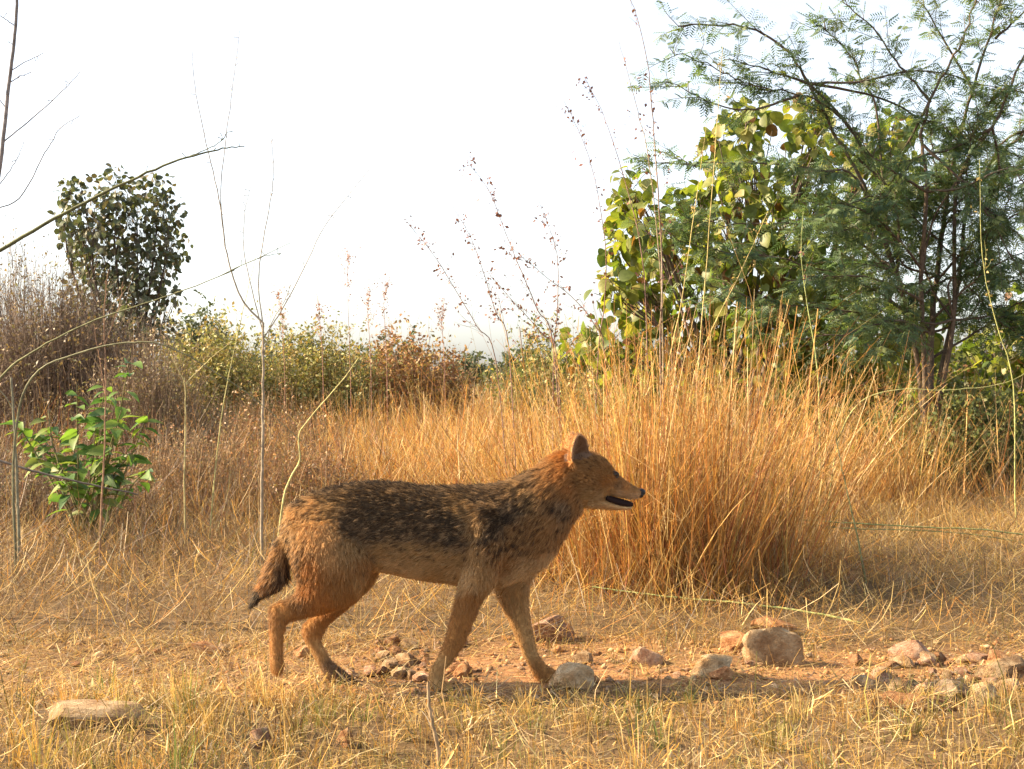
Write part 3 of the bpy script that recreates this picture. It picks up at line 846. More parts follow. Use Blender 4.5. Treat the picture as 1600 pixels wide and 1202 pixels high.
fine_shrub('brown_thicket', 'tall wispy brown thicket with bare upright twigs left of the dark tree', 'thicket', 20, 11, 240, 335, 700, 3000, 0.022, BRN, TB, tw=0.005)
fine_shrub('brown_thicket', 'low brown thorny thicket spreading behind the green sapling', 'thicket', 230, 8.2, 260, 520, 1100, 5000, 0.020, BRN, TB, tw=0.004)
fine_shrub('yellow_green_bush', 'fine-leaved yellow green bush behind the bare forked sapling', 'bush', 335, 12, 230, 492, 600, 11000, 0.036, YGR, TG)
fine_shrub('yellow_green_bush', 'wide yellow green bush with pale plumes between forked sapling and reddish bush', 'bush', 490, 12.5, 230, 496, 600, 10000, 0.036, YGR, TG)
fine_shrub('reddish_bush', 'low reddish brown bush on the skyline above the back of the jackal', 'bush', 640, 13, 220, 510, 600, 10000, 0.038, RED, (0.24, 0.12, 0.08))
fine_shrub('green_bush', 'small dull green bush on the skyline beside the broadleaf bush', 'bush', 860, 14, 170, 512, 400, 7000, 0.042, GRN + YGR, TG)
fine_shrub('green_bush', 'olive bush at the left foot of the broadleaf bush', 'bush', 930, 9.6, 110, 520, 220, 2600, 0.034, YGR, TG)
far = [(-1300, 40, 420, 480, ''), (-950, 42, 400, 500, ''), (-600, 40, 420, 485, ''), (-260, 40, 420, 470, ''), (2330, 40, 380, 490, ''), (2680, 42, 380, 480, ''), (315, 45, 110, 478, ''), (40, 42, 260, 500, ''), (450, 46, 220, 520, ''), (600, 44, 200, 530, ''), (735, 50, 130, 556, ''),
       (830, 45, 140, 530, ''), (1000, 40, 260, 520, ''), (1250, 42, 300, 510, ''), (1500, 40, 260, 520, ''), (1740, 40, 300, 500, ''), (2000, 40, 320, 480, '')]
for px, d, w_, top, _ in far:
    lab = 'hazy dark green round treetop showing above the yellow green bush' if px == 315 else 'far dull green bush in the line along the horizon'
    fine_shrub('far_bush', lab, 'bush', px, d, w_, top, 160, 4200, 0.16, FAR, TG, None if px == 315 else 'far bushes along the horizon', spread=0.7, tw=0.02)
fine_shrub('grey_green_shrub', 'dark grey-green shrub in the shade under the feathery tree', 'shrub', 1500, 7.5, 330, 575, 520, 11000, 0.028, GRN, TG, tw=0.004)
fine_shrub('dry_weed', 'dense brown dry weed patch left of the orange tussocks', 'weed', 440, 7.6, 230, 610, 420, 3000, 0.018, BRN + RED, (0.26, 0.16, 0.09), tw=0.003, mat=M_GRASS)
fine_shrub('dry_weed', 'dark brown dry weed patch growing around the foot of the green sapling', 'weed', 90, 5.6, 330, 690, 520, 3200, 0.014, BRN, (0.20, 0.14, 0.09), tw=0.003, mat=M_GRASS)
fine_shrub('dry_weed', 'reddish brown dry weed patch between the forked sapling and the looped stalk', 'weed', 480, 6.0, 200, 700, 360, 2600, 0.014, BRN + RED, (0.26, 0.16, 0.09), tw=0.003, mat=M_GRASS)
fine_shrub('dry_weed', 'greyish brown dry weed patch beside the green sapling', 'weed', 300, 6.2, 240, 660, 420, 2600, 0.014, BRN + RED, (0.27, 0.18, 0.10), tw=0.003, mat=M_GRASS)

# ------------------------------------------------------------------ wispy seed stalks
def seed_stalk(pts, d, label, group, r=0.0016, col=(0.20, 0.12, 0.09), nside=16, seed=(0.20, 0.09, 0.07), start=0.2, name='seed_stalk', sl=0.16):
    P3 = [W(a, b, d + 0.03 * i * (rng.random() - 0.5)) for i, (a, b) in enumerate(pts)]
    last = P3[-1]
    foot = np.array([last[0] + (P3[-1][0] - P3[-2][0]) * 0.8, d, 0.0]); foot[2] = float(gz(foot[0], foot[1])) - 0.01
    root = thing(name, foot, label, 'weed stalk', group)
    g1, g2 = Geo(), Geo()
    P = tube(g1, P3[::-1][:0] + [foot] + P3[::-1], r * 1.6, r * 0.45, col, 4, 0.001, 5)
    n_ = len(P); sp = []
    for i in range(nside):
        t = lerp(start, 0.99, rng.random() ** 0.8)
        s = P[int(t * (n_ - 1))]
        dv = P[min(int(t * (n_ - 1)) + 1, n_ - 1)] - P[max(int(t * (n_ - 1)) - 1, 0)]
        dv /= np.linalg.norm(dv) + 1e-9
        v = dv * 0.8 + rand_dirs(1, 0.1)[0] * 0.75
        ln = sl * rng.uniform(0.3, 1.0) * (1.1 - 0.7 * t)
        e = s + v * ln
        tube(g1, [s, lerp(s, e, 0.5) + rng.normal(0, 0.008, 3), e], r * 0.4, r * 0.22, col, 3, 0, 3)
        for k in range(rng.integers(2, 6)):
            sp.append(lerp(s, e, rng.uniform(0.35, 1.05)) + rng.normal(0, 0.006, 3))
    for i in range(nside):
        sp.append(P[int(lerp(start + 0.15, 1, rng.random()) * (n_ - 1))] + rng.normal(0, 0.004, 3))
    sp = np.array(sp); N = len(sp)
    q4 = (np.array([(0, 0, 0), (0.5, -0.3, 0.1), (1, 0, 0), (0.5, 0.3, 0.1)]), np.array([(0, 1, 2, 3)]))
    put(g2, q4, sp, rand_dirs(N), rng.normal(0, 1, N), rng.uniform(0.009, 0.020, N), np.tile(seed, (N, 1)) * rng.uniform(0.7, 1.3, (N, 1)))
    part('stem', g1, M_TWIG, root, True)
    part('seed_head', g2, M_DARKLEAF, root, False, 'stuff')

GRW = 'wispy seed stalks rising beside the broadleaf bush'
LBW = 'tall thin wispy seed stalk rising over the golden grass against the sky'
RC = (0.30, 0.15, 0.11)
for pts, d, ns in [
    ([(880, 157), (909, 215), (927, 270), (939, 334), (947, 400), (944, 480), (934, 565)], 5.0, 22),
    ([(730, 252), (765, 300), (790, 365), (815, 425), (840, 485), (865, 545)], 4.9, 26),
    ([(705, 320), (735, 370), (760, 440), (775, 490), (795, 545)], 5.4, 26),
    ([(635, 345), (675, 395), (710, 450), (745, 510), (775, 565)], 5.4, 26),
    ([(842, 315), (865, 375), (872, 425), (870, 500), (865, 560)], 5.2, 24),
    ([(765, 430), (810, 480), (850, 525), (870, 560)], 5.0, 18),
    ([(790, 380), (850, 430), (900, 470), (930, 510), (945, 560)], 5.0, 22),
    ([(912, 120), (939, 170), (957, 220), (974, 275), (1000, 380), (1010, 500)], 5.2, 12)]:
    seed_stalk(pts, d, LBW, GRW, nside=ns)
seed_stalk([(984, -4), (999, 40), (1012, 100), (1019, 175), (1024, 240), (1029, 310), (1034, 400), (1034, 475), (1032, 550)], 4.6,
           'tallest dark seed stalk, rising straight up past the left edge of the broadleaf bush', None, 0.0022, (0.22, 0.16, 0.12), 14)
seed_stalk([(967, 65), (984, 125), (999, 185), (1012, 240), (1030, 400), (1036, 560)], 4.65,
           'pale seed stalk leaning close beside the tallest dark stalk', None, 0.0016, (0.25, 0.19, 0.12), 8)
LBS, GRS = 'short reddish plume of seeds above the yellow green bush', 'reddish seed plumes on the skyline'
for px, top in [(440, 455), (500, 470), (543, 395), (575, 450), (600, 440), (690, 470)]:
    seed_stalk([(px + rng.uniform(-6, 6), top), (px, top + 35), (px + 3, 540), (px + 5, 600)], 9.5, LBS, GRS, 0.002, (0.34, 0.18, 0.13), 34, (0.42, 0.22, 0.15), 0.55, 'seed_plume', 0.22)
for pts in ([(1105, 190), (1085, 330), (1065, 470), (1040, 600)], [(1130, 60), (1120, 200), (1105, 400), (1090, 590)], [(1200, 330), (1160, 420), (1110, 520), (1080, 610)]):
    seed_stalk(pts, 5.6, 'straight straw-yellow stalk standing in front of the broadleaf bush', 'yellow stalks before the broadleaf bush', 0.002, (0.45, 0.36, 0.14), 5, (0.45, 0.33, 0.14), 0.6)
seed_stalk([(1255, 330), (1252, 400), (1262, 480), (1275, 560), (1280, 640)], 5.8, 'light green upright stalk crossing in front of the feathery tree stems', None, 0.0022, (0.30, 0.33, 0.12), 4)
seed_stalk([(1530, 250), (1535, 400), (1555, 500), (1583, 600), (1586, 780)], 5.8, 'long yellow green stalk standing before the low round-leaved bush', None, 0.0022, (0.36, 0.36, 0.13), 8, (0.40, 0.30, 0.12))

# ------------------------------------------------------------------ bare stems, saplings, fallen stalks
def stem_thing(name, label, cat, lines, d, col, foot=True, group=None, buds=0):
    """lines: (points, r0, r1); the first is the main stem, root end first"""
    P0 = lines[0][0]
    b = W(P0[0][0], P0[0][1], d)
    if foot:
        b[2] = float(gz(b[0], b[1]))
    root = thing(name, b, label, cat, group)
    for i, (pts, r0, r1) in enumerate(lines):
        g1 = Geo()
        P3 = [W(p_[0], p_[1], d + (p_[2] if len(p_) > 2 else 0)) for p_ in pts]
        if i == 0 and foot:
            P3[0][2] = b[2] - 0.01
        P = tube(g1, P3, max(r0, 0.0016), max(r1, 0.0009), col, 5, 0.0012, 6)
        for k in range(buds):
            q = P[rng.integers(len(P) // 2, len(P))]
            v = rand_dirs(1, 0.2)[0]
            tube(g1, [q, q + v * 0.012, q + v * 0.016], 0.0008, 0.0014, col, 4, 0, 2)
        part('stem' if i == 0 else 'branch', g1, M_TWIG, root, True)

GB = (0.30, 0.25, 0.18)
stem_thing('bare_sapling', 'thin bare forked sapling with wire-like branches against the sky', 'sapling', [
    ([(409, 900), (409, 800), (410, 700), (411, 600), (411, 505)], 0.0062, 0.004),
    ([(411, 505), (385, 478), (368, 445), (352, 385), (342, 310), (322, 225), (304, 135), (300, 80)], 0.0036, 0.0008),
    ([(352, 385), (345, 300), (355, 200), (366, 115), (375, 48)], 0.002, 0.0007),
    ([(411, 520), (394, 455), (381, 390), (382, 340), (392, 290)], 0.002, 0.0006),
    ([(411, 510), (404, 430), (420, 330), (427, 270), (424, 215)], 0.0022, 0.0006),
    ([(411, 530), (440, 485), (470, 430), (510, 350), (580, 262)], 0.0022, 0.0005),
    ([(411, 560), (425, 505), (445, 470), (455, 440)], 0.0016, 0.0005)], 4.4, GB, buds=5)
OL = (0.22, 0.22, 0.10)
stem_thing('arching_stem', 'long thick olive stem arching up in front of the small dark tree', 'stem', [
    ([(-420, 980), (-260, 640), (-120, 465), (0, 392), (100, 334), (200, 284), (280, 250), (340, 234), (382, 228)], 0.0085, 0.0014),
    ([(280, 250), (320, 235), (345, 220), (356, 205)], 0.0014, 0.0005),
    ([(0, 392), (-40, 380), (-80, 330)], 0.003, 0.001)], 3.7, (0.09, 0.095, 0.045), buds=6)
stem_thing('arching_stem', 'slender green stem arching from the thicket toward the forked sapling', 'stem', [
    ([(-120, 960), (-60, 700), (0, 592), (60, 545), (150, 500), (240, 470), (340, 433), (455, 379)], 0.005, 0.0009),
    ([(340, 433), (400, 405), (440, 395)], 0.001, 0.0004)], 4.2, (0.15, 0.15, 0.075), buds=5)
stem_thing('arching_stem', 'grey green stem bowing over the green sapling leaves', 'stem', [
    ([(25, 930), (22, 700), (50, 590), (130, 550), (200, 536), (250, 538), (310, 565), (400, 625), (470, 690)], 0.005, 0.001)], 4.3, (0.16, 0.155, 0.09))
stem_thing('upright_stem', 'dark bare stem with side twigs rising beyond the arching olive stem', 'stem', [
    ([(-60, 980), (-40, 600), (-20, 400), (2, 240), (14, 130), (24, 40), (28, -60)], 0.0075, 0.004),
    ([(2, 225), (50, 185), (90, 150), (125, 112)], 0.002, 0.0006), ([(-20, 330), (30, 310), (70, 240), (95, 200), (125, 180)], 0.002, 0.0006),
    ([(18, 110), (40, 97), (68, 83)], 0.0012, 0.0005), ([(22, 40), (5, 28), (-30, 5)], 0.0014, 0.0006), ([(10, 170), (-20, 130), (-40, 110)], 0.0014, 0.0006),
    ([(14, 130), (30, 120), (42, 116)], 0.001, 0.0004), ([(-10, 300), (20, 260), (34, 232)], 0.0012, 0.0004)], 3.6, (0.20, 0.18, 0.17), buds=3)
stem_thing('upright_stem', 'pale grey green upright stem standing left of the sapling leaves', 'stem', [
    ([(30, 900), (28, 800), (24, 700), (17, 590)], 0.006, 0.004), ([(20, 640), (5, 615), (-15, 600)], 0.002, 0.001)], 4.5, (0.22, 0.21, 0.14))
stem_thing('upright_stem', 'thin reddish brown dry stalk rising through the sapling', 'stem', [
    ([(155, 905), (158, 800), (163, 700), (165, 600), (163, 480), (170, 420)], 0.0042, 0.001), ([(165, 620), (155, 560), (146, 505)], 0.002, 0.0008),
    ([(163, 540), (185, 480), (192, 440)], 0.0018, 0.0006)], 4.4, (0.33, 0.20, 0.12), buds=4)
stem_thing('upright_stem', 'thin yellow stalk in the weeds between sapling and forked sapling', 'stem', [
    ([(290, 860), (288, 750), (290, 640), (288, 590)], 0.0035, 0.002), ([(289, 600), (330, 560), (360, 535)], 0.0018, 0.0007), ([(289, 600), (275, 570), (262, 540)], 0.0015, 0.0006)], 4.8, (0.42, 0.36, 0.17))
stem_thing('upright_stem', 'curved yellow green stalk beside the forked sapling', 'stem', [
    ([(325, 850), (340, 700), (355, 600), (372, 520), (400, 400)], 0.003, 0.0008)], 5.0, (0.40, 0.37, 0.16))
stem_thing('upright_stem', 'looped yellow green stalk rising behind the rump of the jackal', 'stem', [
    ([(425, 880), (443, 780), (468, 720), (466, 690), (475, 665), (530, 600), (560, 560)], 0.0035, 0.001)], 3.9, (0.46, 0.42, 0.18))
stem_thing('fallen_branch', 'dark fallen branch lying across below the green sapling', 'branch', [
    ([(-60, 700, 0), (0, 720, 0), (60, 738, 0), (130, 755, 0), (215, 772, 0.02)], 0.006, 0.003)], 4.7, (0.13, 0.11, 0.09), foot=False)
stem_thing('green_stalk', 'fallen green stalk lying over the dry grass behind the rocks', 'stalk', [
    ([(925, 917, .1), (985, 925, .06), (1060, 934, .03), (1140, 941, 0), (1220, 950, -.04), (1310, 965, -.1), (1345, 975, -.14)], 0.0018, 0.0038)], 3.75, (0.34, 0.38, 0.14), foot=False)
stem_thing('green_stalk', 'thin horizontal green stalk stretched over the clearing', 'stalk', [
    ([(1240, 812), (1340, 818), (1440, 824), (1540, 828), (1640, 842)], 0.0022, 0.003)], 4.9, (0.24, 0.27, 0.11), foot=False)
stem_thing('green_stalk', 'second green stalk sagging just below the one over the clearing', 'stalk', [
    ([(1262, 820), (1330, 826), (1440, 829), (1540, 838), (1650, 858)], 0.0018, 0.0025)], 4.9, (0.27, 0.28, 0.12), foot=False)
stem_thing('green_stalk', 'yellow green stalk arching in front of the grey-green shrub', 'stalk', [
    ([(1290, 800), (1310, 690), (1345, 628), (1410, 608), (1480, 610), (1570, 598), (1640, 560)], 0.0028, 0.001)], 5.8, (0.40, 0.40, 0.16))
stem_thing('green_stalk', 'dark green stalk leaning in the clearing beside the pale tussocks', 'stalk', [
    ([(1354, 930), (1340, 840), (1322, 760), (1306, 680)], 0.0036, 0.0015)], 4.2, (0.20, 0.21, 0.10))
stem_thing('dry_stick', 'thin brown stick standing in the stubble below the front paw of the jackal', 'stick', [
    ([(692, 1215), (682, 1160), (672, 1110), (669, 1066)], 0.004, 0.0026)], 2.2, (0.30, 0.21, 0.12))
stem_thing('dry_stick', 'short bent dead twig in the weeds left of the jackal tail', 'stick', [
    ([(250, 850), (262, 820), (270, 790), (268, 768)], 0.0035, 0.002), ([(262, 820), (235, 835), (212, 845)], 0.002, 0.001)], 4.7, (0.28, 0.20, 0.13))

# ------------------------------------------------------------------ rocks
def rock_mesh(name, mat, sub, seed, cuts=5, rough=0.22, smooth=True, flat=0.0):
    import bmesh
    bm = bmesh.new()
    bmesh.ops.create_icosphere(bm, subdivisions=sub, radius=1.0)
    r = random.Random(seed)
    planes = []
    for _ in range(cuts):
        v = Vector((r.gauss(0, 1), r.gauss(0, 1), r.gauss(0, 0.8))).normalized()
        planes.append((v, r.uniform(0.5, 0.8)))
    if flat:
        planes.append((Vector((0.04, -0.10, 1)).normalized(), flat))
    off = Vector((r.uniform(0, 50), r.uniform(0, 50), r.uniform(0, 50)))
    for v in bm.verts:
        p_ = v.co.copy()
        p_ *= 1 + rough * 1.5 * noise.noise(p_ * 1.3 + off) + rough * 0.45 * noise.noise(p_ * 3.5 + off)
        for nrm, h in planes:
            e = p_.dot(nrm) - h
            if e > 0:
                p_ -= nrm * e * 0.94
        v.co = p_ * (1 + 0.10 * rough * noise.noise(p_ * 9 + off) + 0.08 * rough * noise.noise(p_ * 22 + off))
    me = bpy.data.meshes.new(name)
    bm.to_mesh(me); bm.free()
    if smooth:
        me.polygons.foreach_set('use_smooth', np.ones(len(me.polygons), bool))
        if hasattr(me, 'set_sharp_from_angle'):
            me.set_sharp_from_angle(angle=math.radians(30))
    me.materials.append(mat)
    return me

def big_rock(label, x0, x1, ytop, ybase, mat, seed, depth=0.8, cuts=10, name='rock', rot=0.0, sink=0.42, group=None, d=None, flat=0.0):
    d = d or ground_d(ybase)
    wdt = (x1 - x0) / FPX * d
    hgt = (ybase - ytop) / FPX * d
    dep = wdt * depth
    d += dep * 0.4
    o = link(name, rock_mesh(name, mat, 4, seed, cuts, flat=flat))
    xc = ((x0 + x1) / 2 - 800) / FPX * d
    hz = hgt * 0.5 / (1 - sink * 0.5)
    o.scale = (wdt / 1.75, dep / 1.75, hz * 1.25)
    o.location = (xc, d, float(gz(xc, d)) + hz * (1 - sink * 1.2))
    o.rotation_euler = (random.uniform(-.12, .12), random.uniform(-.12, .12), rot)
    tag(o, label, 'rock', group)

big_rock('large rounded tan boulder among the rocks beside the path', 1165, 1255, 988, 1046, M_ST_TAN, 3, 0.75)
big_rock('flat orange rock tucked behind the left side of the large tan boulder', 1118, 1182, 990, 1024, M_ST_ORANGE, 5, 0.8)
big_rock('orange brown rock lying behind and above the large tan boulder', 1185, 1245, 966, 994, M_ST_ORANGE, 8, 0.8)
big_rock('pale whitish jagged rock in front of the orange rock', 1076, 1152, 1030, 1062, M_ST_PALE, 11, 0.6, 8)
big_rock('rounded pinkish stone between the pale rock and the jackal', 985, 1031, 1013, 1042, M_ST_PINK, 14)
big_rock('pale cream rock touching the forward paw of the jackal', 858, 934, 1040, 1076, M_ST_PALE, 17, 0.6, 8)
big_rock('squarish brown rock half hidden behind the forward leg of the jackal', 818, 890, 962, 1004, M_ST_PINK, 21, 0.7, 8)
big_rock('low tan stone lying behind the pale cream rock', 888, 930, 1020, 1038, M_ST_TAN, 23)
big_rock('small orange stone beneath the pale whitish rock', 1108, 1150, 1044, 1066, M_ST_ORANGE, 25)
big_rock('wide flat sandstone slab in the stubble', 70, 222, 1118, 1168, M_ST_TAN, 29, 0.55, 9, 'rock', 0.1, 0.3, flat=0.38)
big_rock('flat brown slab lying in the shade of the jackal beside the grey stone', 1385, 1485, 1098, 1128, M_ST_ORANGE, 31, 0.5, 9, 'rock', 0.0, 0.4)
big_rock('rounded grey stone at the edge of the path rubble', 1450, 1512, 1073, 1106, M_ST_GREY, 34, 0.7)
big_rock('jagged white and grey stone next to the rounded grey stone', 1512, 1556, 1082, 1110, M_ST_PALE, 36, 0.7, 9)
big_rock('long pinkish stone on the far edge of the path rubble', 1395, 1462, 1006, 1032, M_ST_PINK, 38, 0.5)
big_rock('large pale tan stone at the far end of the path rubble', 1520, 1605, 1038, 1070, M_ST_TAN, 41, 0.6)
big_rock('small round orange stone beside the long pinkish stone', 1458, 1480, 1022, 1038, M_ST_ORANGE, 43)
big_rock('pale flat chip of stone lying alone on the path in front of the rubble', 1330, 1362, 1060, 1076, M_ST_PALE, 45, 0.6)
big_rock('reddish flat stone on the path by the raised hind paw of the jackal', 455, 500, 1012, 1030, M_ST_ORANGE, 47, 0.6)
big_rock('reddish weathered slab behind the path near the tail of the jackal', 296, 350, 1002, 1022, M_ST_ORANGE, 49, 0.6)
big_rock('small dark red stone in the stubble below the jackal', 525, 556, 1142, 1166, M_ST_ORANGE, 52)
big_rock('pinkish brown stone half sunk in the stubble near the sandstone slab', 385, 425, 1146, 1178, M_ST_PINK, 55)

small = [[rock_mesh('stone', m_, 2, 100 + i * 7 + k, 9, 0.3) for k in range(3)] for i, m_ in enumerate((M_ST_ORANGE, M_ST_TAN, M_ST_PINK, M_ST_PALE))]
def stones(n, x0, x1, y0, y1, smin, smax, mats, label, group):
    for _ in range(n):
        px, py = random.gauss((x0 + x1) / 2, (x1 - x0) / 4.2), random.uniform(y0, y1)
        d = ground_d(py); x = (px - 800) / FPX * d
        s = lerp(smin, smax, random.random() ** 2.2) / FPX * d / 2
        o = link('stone', small[random.choice(mats)][random.randrange(3)])
        o.scale = (s * random.uniform(0.9, 1.4), s * random.uniform(0.8, 1.2), s * random.uniform(0.5, 0.8))
        o.rotation_euler = (random.uniform(-.3, .3), random.uniform(-.3, .3), random.uniform(0, 6.28))
        o.location = (x, d, float(gz(x, d)) + s * 0.36)
        tag(o, label, 'stone', group)
stones(70, 535, 745, 1008, 1064, 11, 38, (0, 0, 1, 2), 'small orange stone in the rubble on the path below the belly of the jackal', 'rubble below the jackal')
stones(75, 1300, 1640, 1034, 1098, 11, 42, (0, 1, 1, 2), 'small tan stone in the rubble around the rounded grey stone', 'rubble around the grey stone')
stones(40, 850, 1260, 1010, 1078, 8, 22, (0, 1, 2, 3), 'small stone lying around the foot of the large tan boulder', 'stones around the large boulder')
stones(22, 60, 480, 1005, 1075, 8, 22, (0, 0, 1), 'small reddish stone on the grassy stretch of path behind the jackal', 'stones on the grassy path')

# gravel too small to count
g = Geo()
oct_v = np.array([(1, 0, 0), (-1, 0, 0), (0, 1, 0), (0, -1, 0), (0, 0, 0.7), (0, 0, -0.7)], float)
oct_f = np.array([(0, 2, 4), (2, 1, 4), (1, 3, 4), (3, 0, 4), (2, 0, 5), (1, 2, 5), (3, 1, 5), (0, 3, 5)])
N = 7000
x, y = scatter(N, -2.4, 2.4, 2.72, 3.42)
k = rng.random(N) < 0.25 + 0.75 * clumpy(x, y, 8, 6); x, y = x[k], y[k]; N = len(x)
s = rng.gamma(2.2, 0.0016, N) + 0.0015
V = oct_v[None] * s[:, None, None] * rng.uniform(0.6, 1.4, (N, 6, 3))
ca, sa = np.cos(rng.uniform(0, 6.28, N))[:, None], np.sin(rng.uniform(0, 6.28, N))[:, None]
V = np.stack([V[..., 0] * ca - V[..., 1] * sa, V[..., 0] * sa + V[..., 1] * ca, V[..., 2]], -1)
V += np.c_[x, y, gz(x, y) + s * 0.25][:, None]
cc = np.array([(0.42, 0.21, 0.09), (0.46, 0.28, 0.14), (0.33, 0.16, 0.07), (0.48, 0.32, 0.18), (0.24, 0.15, 0.09)])[rng.integers(5, size=N)]
g.add(V.reshape(-1, 3), ((np.arange(N) * 6)[:, None, None] + oct_f[None]).reshape(-1, 3), np.repeat(cc, 6, 0))
tag(link('gravel', g.mesh('gravel', leaf_mat('gravel_grit', 0, 0.9, 0.1, (1, 1, 1), 0.25, 80))), 'fine reddish gravel scattered over the bare dirt path', 'gravel', kind='stuff')

# ------------------------------------------------------------------ the jackal
DJ = 2.875
def J(X, Y, yo=0.0):
    """profile coordinates (2.5 units per photo pixel) to a point in the animal's long plane + yo"""
    return W(380 + X / 2.5, 660 + Y / 2.5, DJ + yo)

def loft(g, st, shrink=0.0, ns=20, power=2.0):
    """st: (A, B, half width, yo): A and B are the two profile edges of the section"""
    rings = []
    for A, B, hw, yo in st:
        a, b = J(*A, yo), J(*B, yo)
        c, h = (a + b) / 2, (a - b) / 2
        ln = np.linalg.norm(h)
        h = h * max(1 - shrink / ln, 0.3); hw = max(hw - shrink * 0.6, hw * 0.4)
        th = np.linspace(0, 2 * PI, ns, endpoint=False)
        cs, sn = np.cos(th), np.sin(th)
        cs = np.sign(cs) * np.abs(cs) ** (2 / power); sn = np.sign(sn) * np.abs(sn) ** (2 / power)
        rings.append(c + cs[:, None] * h + sn[:, None] * np.array([0, hw, 0]))
    R = np.array(rings)
    # denser rings by smooth interpolation
    R = smooth_line(R.reshape(len(R), -1), 4).reshape(-1, ns, 3)
    n = len(R)
    V = np.vstack([R.reshape(-1, 3), R[0].mean(0), R[-1].mean(0)])
    I = np.arange(n * ns).reshape(n, ns)
    F = np.stack([I[:-1], np.roll(I[:-1], -1, 1), np.roll(I[1:], -1, 1), I[1:]], -1).reshape(-1, 4)
    c0 = np.stack([np.full(ns, n * ns), np.roll(I[0], -1), I[0]], -1)
    c1 = np.stack([np.full(ns, n * ns + 1), I[-1], np.roll(I[-1], -1)], -1)
    g.add(V, [F, c0, c1], (0.4, 0.3, 0.2))

def ball(g, c, r, ns=12):
    st, V = [], []
    th = np.linspace(0, PI, 9)[1:-1]; ph = np.linspace(0, 2 * PI, ns, endpoint=False)
    for t in th:
        for p_ in ph:
            V.append((math.sin(t) * math.cos(p_), math.sin(t) * math.sin(p_), math.cos(t)))
    V += [(0, 0, 1), (0, 0, -1)]
    V = np.array(V) * np.asarray(r) + np.asarray(c)
    n = len(th); I = np.arange(n * ns).reshape(n, ns)
    F = np.stack([I[:-1], I[1:], np.roll(I[1:], -1, 1), np.roll(I[:-1], -1, 1)], -1).reshape(-1, 4)
    c0 = np.stack([np.full(ns, n * ns), I[0], np.roll(I[0], -1)], -1)
    c1 = np.stack([np.full(ns, n * ns + 1), np.roll(I[-1], -1), I[-1]], -1)
    g.add(V, [F, c0, c1], (0.4, 0.3, 0.2))

gb = Geo()
def edge(rows, yo=None):
    return [((r[0], r[1]), (r[2], r[3]), r[4], (r[5] if len(r) > 5 else (yo or 0.0))) for r in rows]
# trunk
loft(gb, edge([(168, 385, 168, 470, .025), (195, 325, 205, 560, .048), (255, 290, 260, 610, .060), (340, 262, 340, 620, .066), (430, 245, 430, 600, .066), (520, 240, 520, 588, .066),
               (620, 247, 620, 610, .071), (720, 262, 715, 628, .077), (820, 260, 815, 643, .081), (920, 260, 915, 655, .081), (1000, 248, 1005, 650, .075),
               (1075, 225, 1090, 622, .064), (1140, 230, 1160, 585, .050), (1180, 260, 1205, 530, .034)]), 0.007, 24, 2.2)
# neck
loft(gb, edge([(900, 290, 1120, 610, .060), (1010, 246, 1185, 560, .060), (1085, 215, 1235, 480, .057), (1150, 172, 1285, 402, .053), (1205, 128, 1322, 352, .050), (1262, 118, 1335, 325, .046), (1310, 140, 1340, 300, .035)]), 0.006, 20, 2.1)
# skull, cheeks and upper jaw
loft(gb, edge([(1232, 165, 1280, 320, .036), (1285, 132, 1318, 334, .048), (1345, 128, 1342, 336, .050), (1392, 146, 1385, 325, .044), (1424, 174, 1412, 306, .034),
               (1452, 208, 1430, 300, .0265), (1488, 238, 1468, 308, .021), (1522, 259, 1503, 316, .018), (1544, 272, 1533, 314, .015), (1553, 281, 1547, 306, .010)]), 0.002, 20, 2.2)
# lower jaw
loft(gb, edge([(1350, 290, 1340, 338, .036), (1408, 312, 1400, 347, .025), (1455, 330, 1448, 353, .017), (1496, 340, 1490, 353, .0125), (1517, 338, 1513, 348, .008)]), 0.0, 14, 2.2)
# legs
NF, FF, NH, FH = -0.036, 0.025, -0.050, 0.050
loft(gb, edge([(850, 330, 985, 330, .026, -.050), (842, 420, 1010, 430, .034, -.054), (838, 520, 992, 560, .036, -.054), (830, 610, 960, 640, .034, -.052), (816, 690, 915, 700, .027, -.048), (795, 760, 888, 770, .021, -.044),
               (775, 830, 862, 842, .0175, -.040), (762, 878, 838, 886, .0175, NF), (738, 926, 806, 936, .0150, NF), (716, 958, 775, 970, .0150, NF), (706, 998, 766, 1002, .0165, NF), (706, 1026, 780, 1026, .021, NF),
               (712, 1043, 788, 1043, .020, NF)]), 0.002, 16)
loft(gb, edge([(960, 420, 1140, 430, .030, .048), (965, 520, 1150, 520, .032, .048), (975, 610, 1138, 600, .030, .045), (985, 660, 1118, 650, .026, .042), (1005, 720, 1112, 720, .021, .038), (1040, 800, 1124, 800, .0175, .034), (1068, 868, 1136, 868, .0165, .03),
               (1088, 920, 1150, 915, .0145, FF), (1110, 965, 1176, 955, .0145, FF), (1126, 998, 1205, 975, .016, FF), (1150, 1030, 1232, 990, .020, FF), (1190, 1036, 1258, 1008, .020, FF), (1225, 1036, 1272, 1020, .015, FF)]), 0.002, 16)
loft(gb, edge([(185, 400, 420, 380, .030, -.040), (185, 470, 455, 480, .043, -.052), (195, 550, 480, 560, .046, -.055), (207, 620, 455, 640, .042, NH), (200, 662, 395, 712, .032, NH), (172, 682, 295, 744, .023, NH), (136, 698, 215, 762, .018, NH),
               (104, 712, 168, 780, .0165, NH), (96, 752, 160, 802, .0150, NH), (98, 830, 153, 842, .0135, NH), (100, 900, 152, 905, .0140, NH), (99, 930, 156, 932, .0165, NH), (104, 956, 152, 960, .0145, NH), (116, 974, 146, 975, .009, NH)]), 0.002, 16)
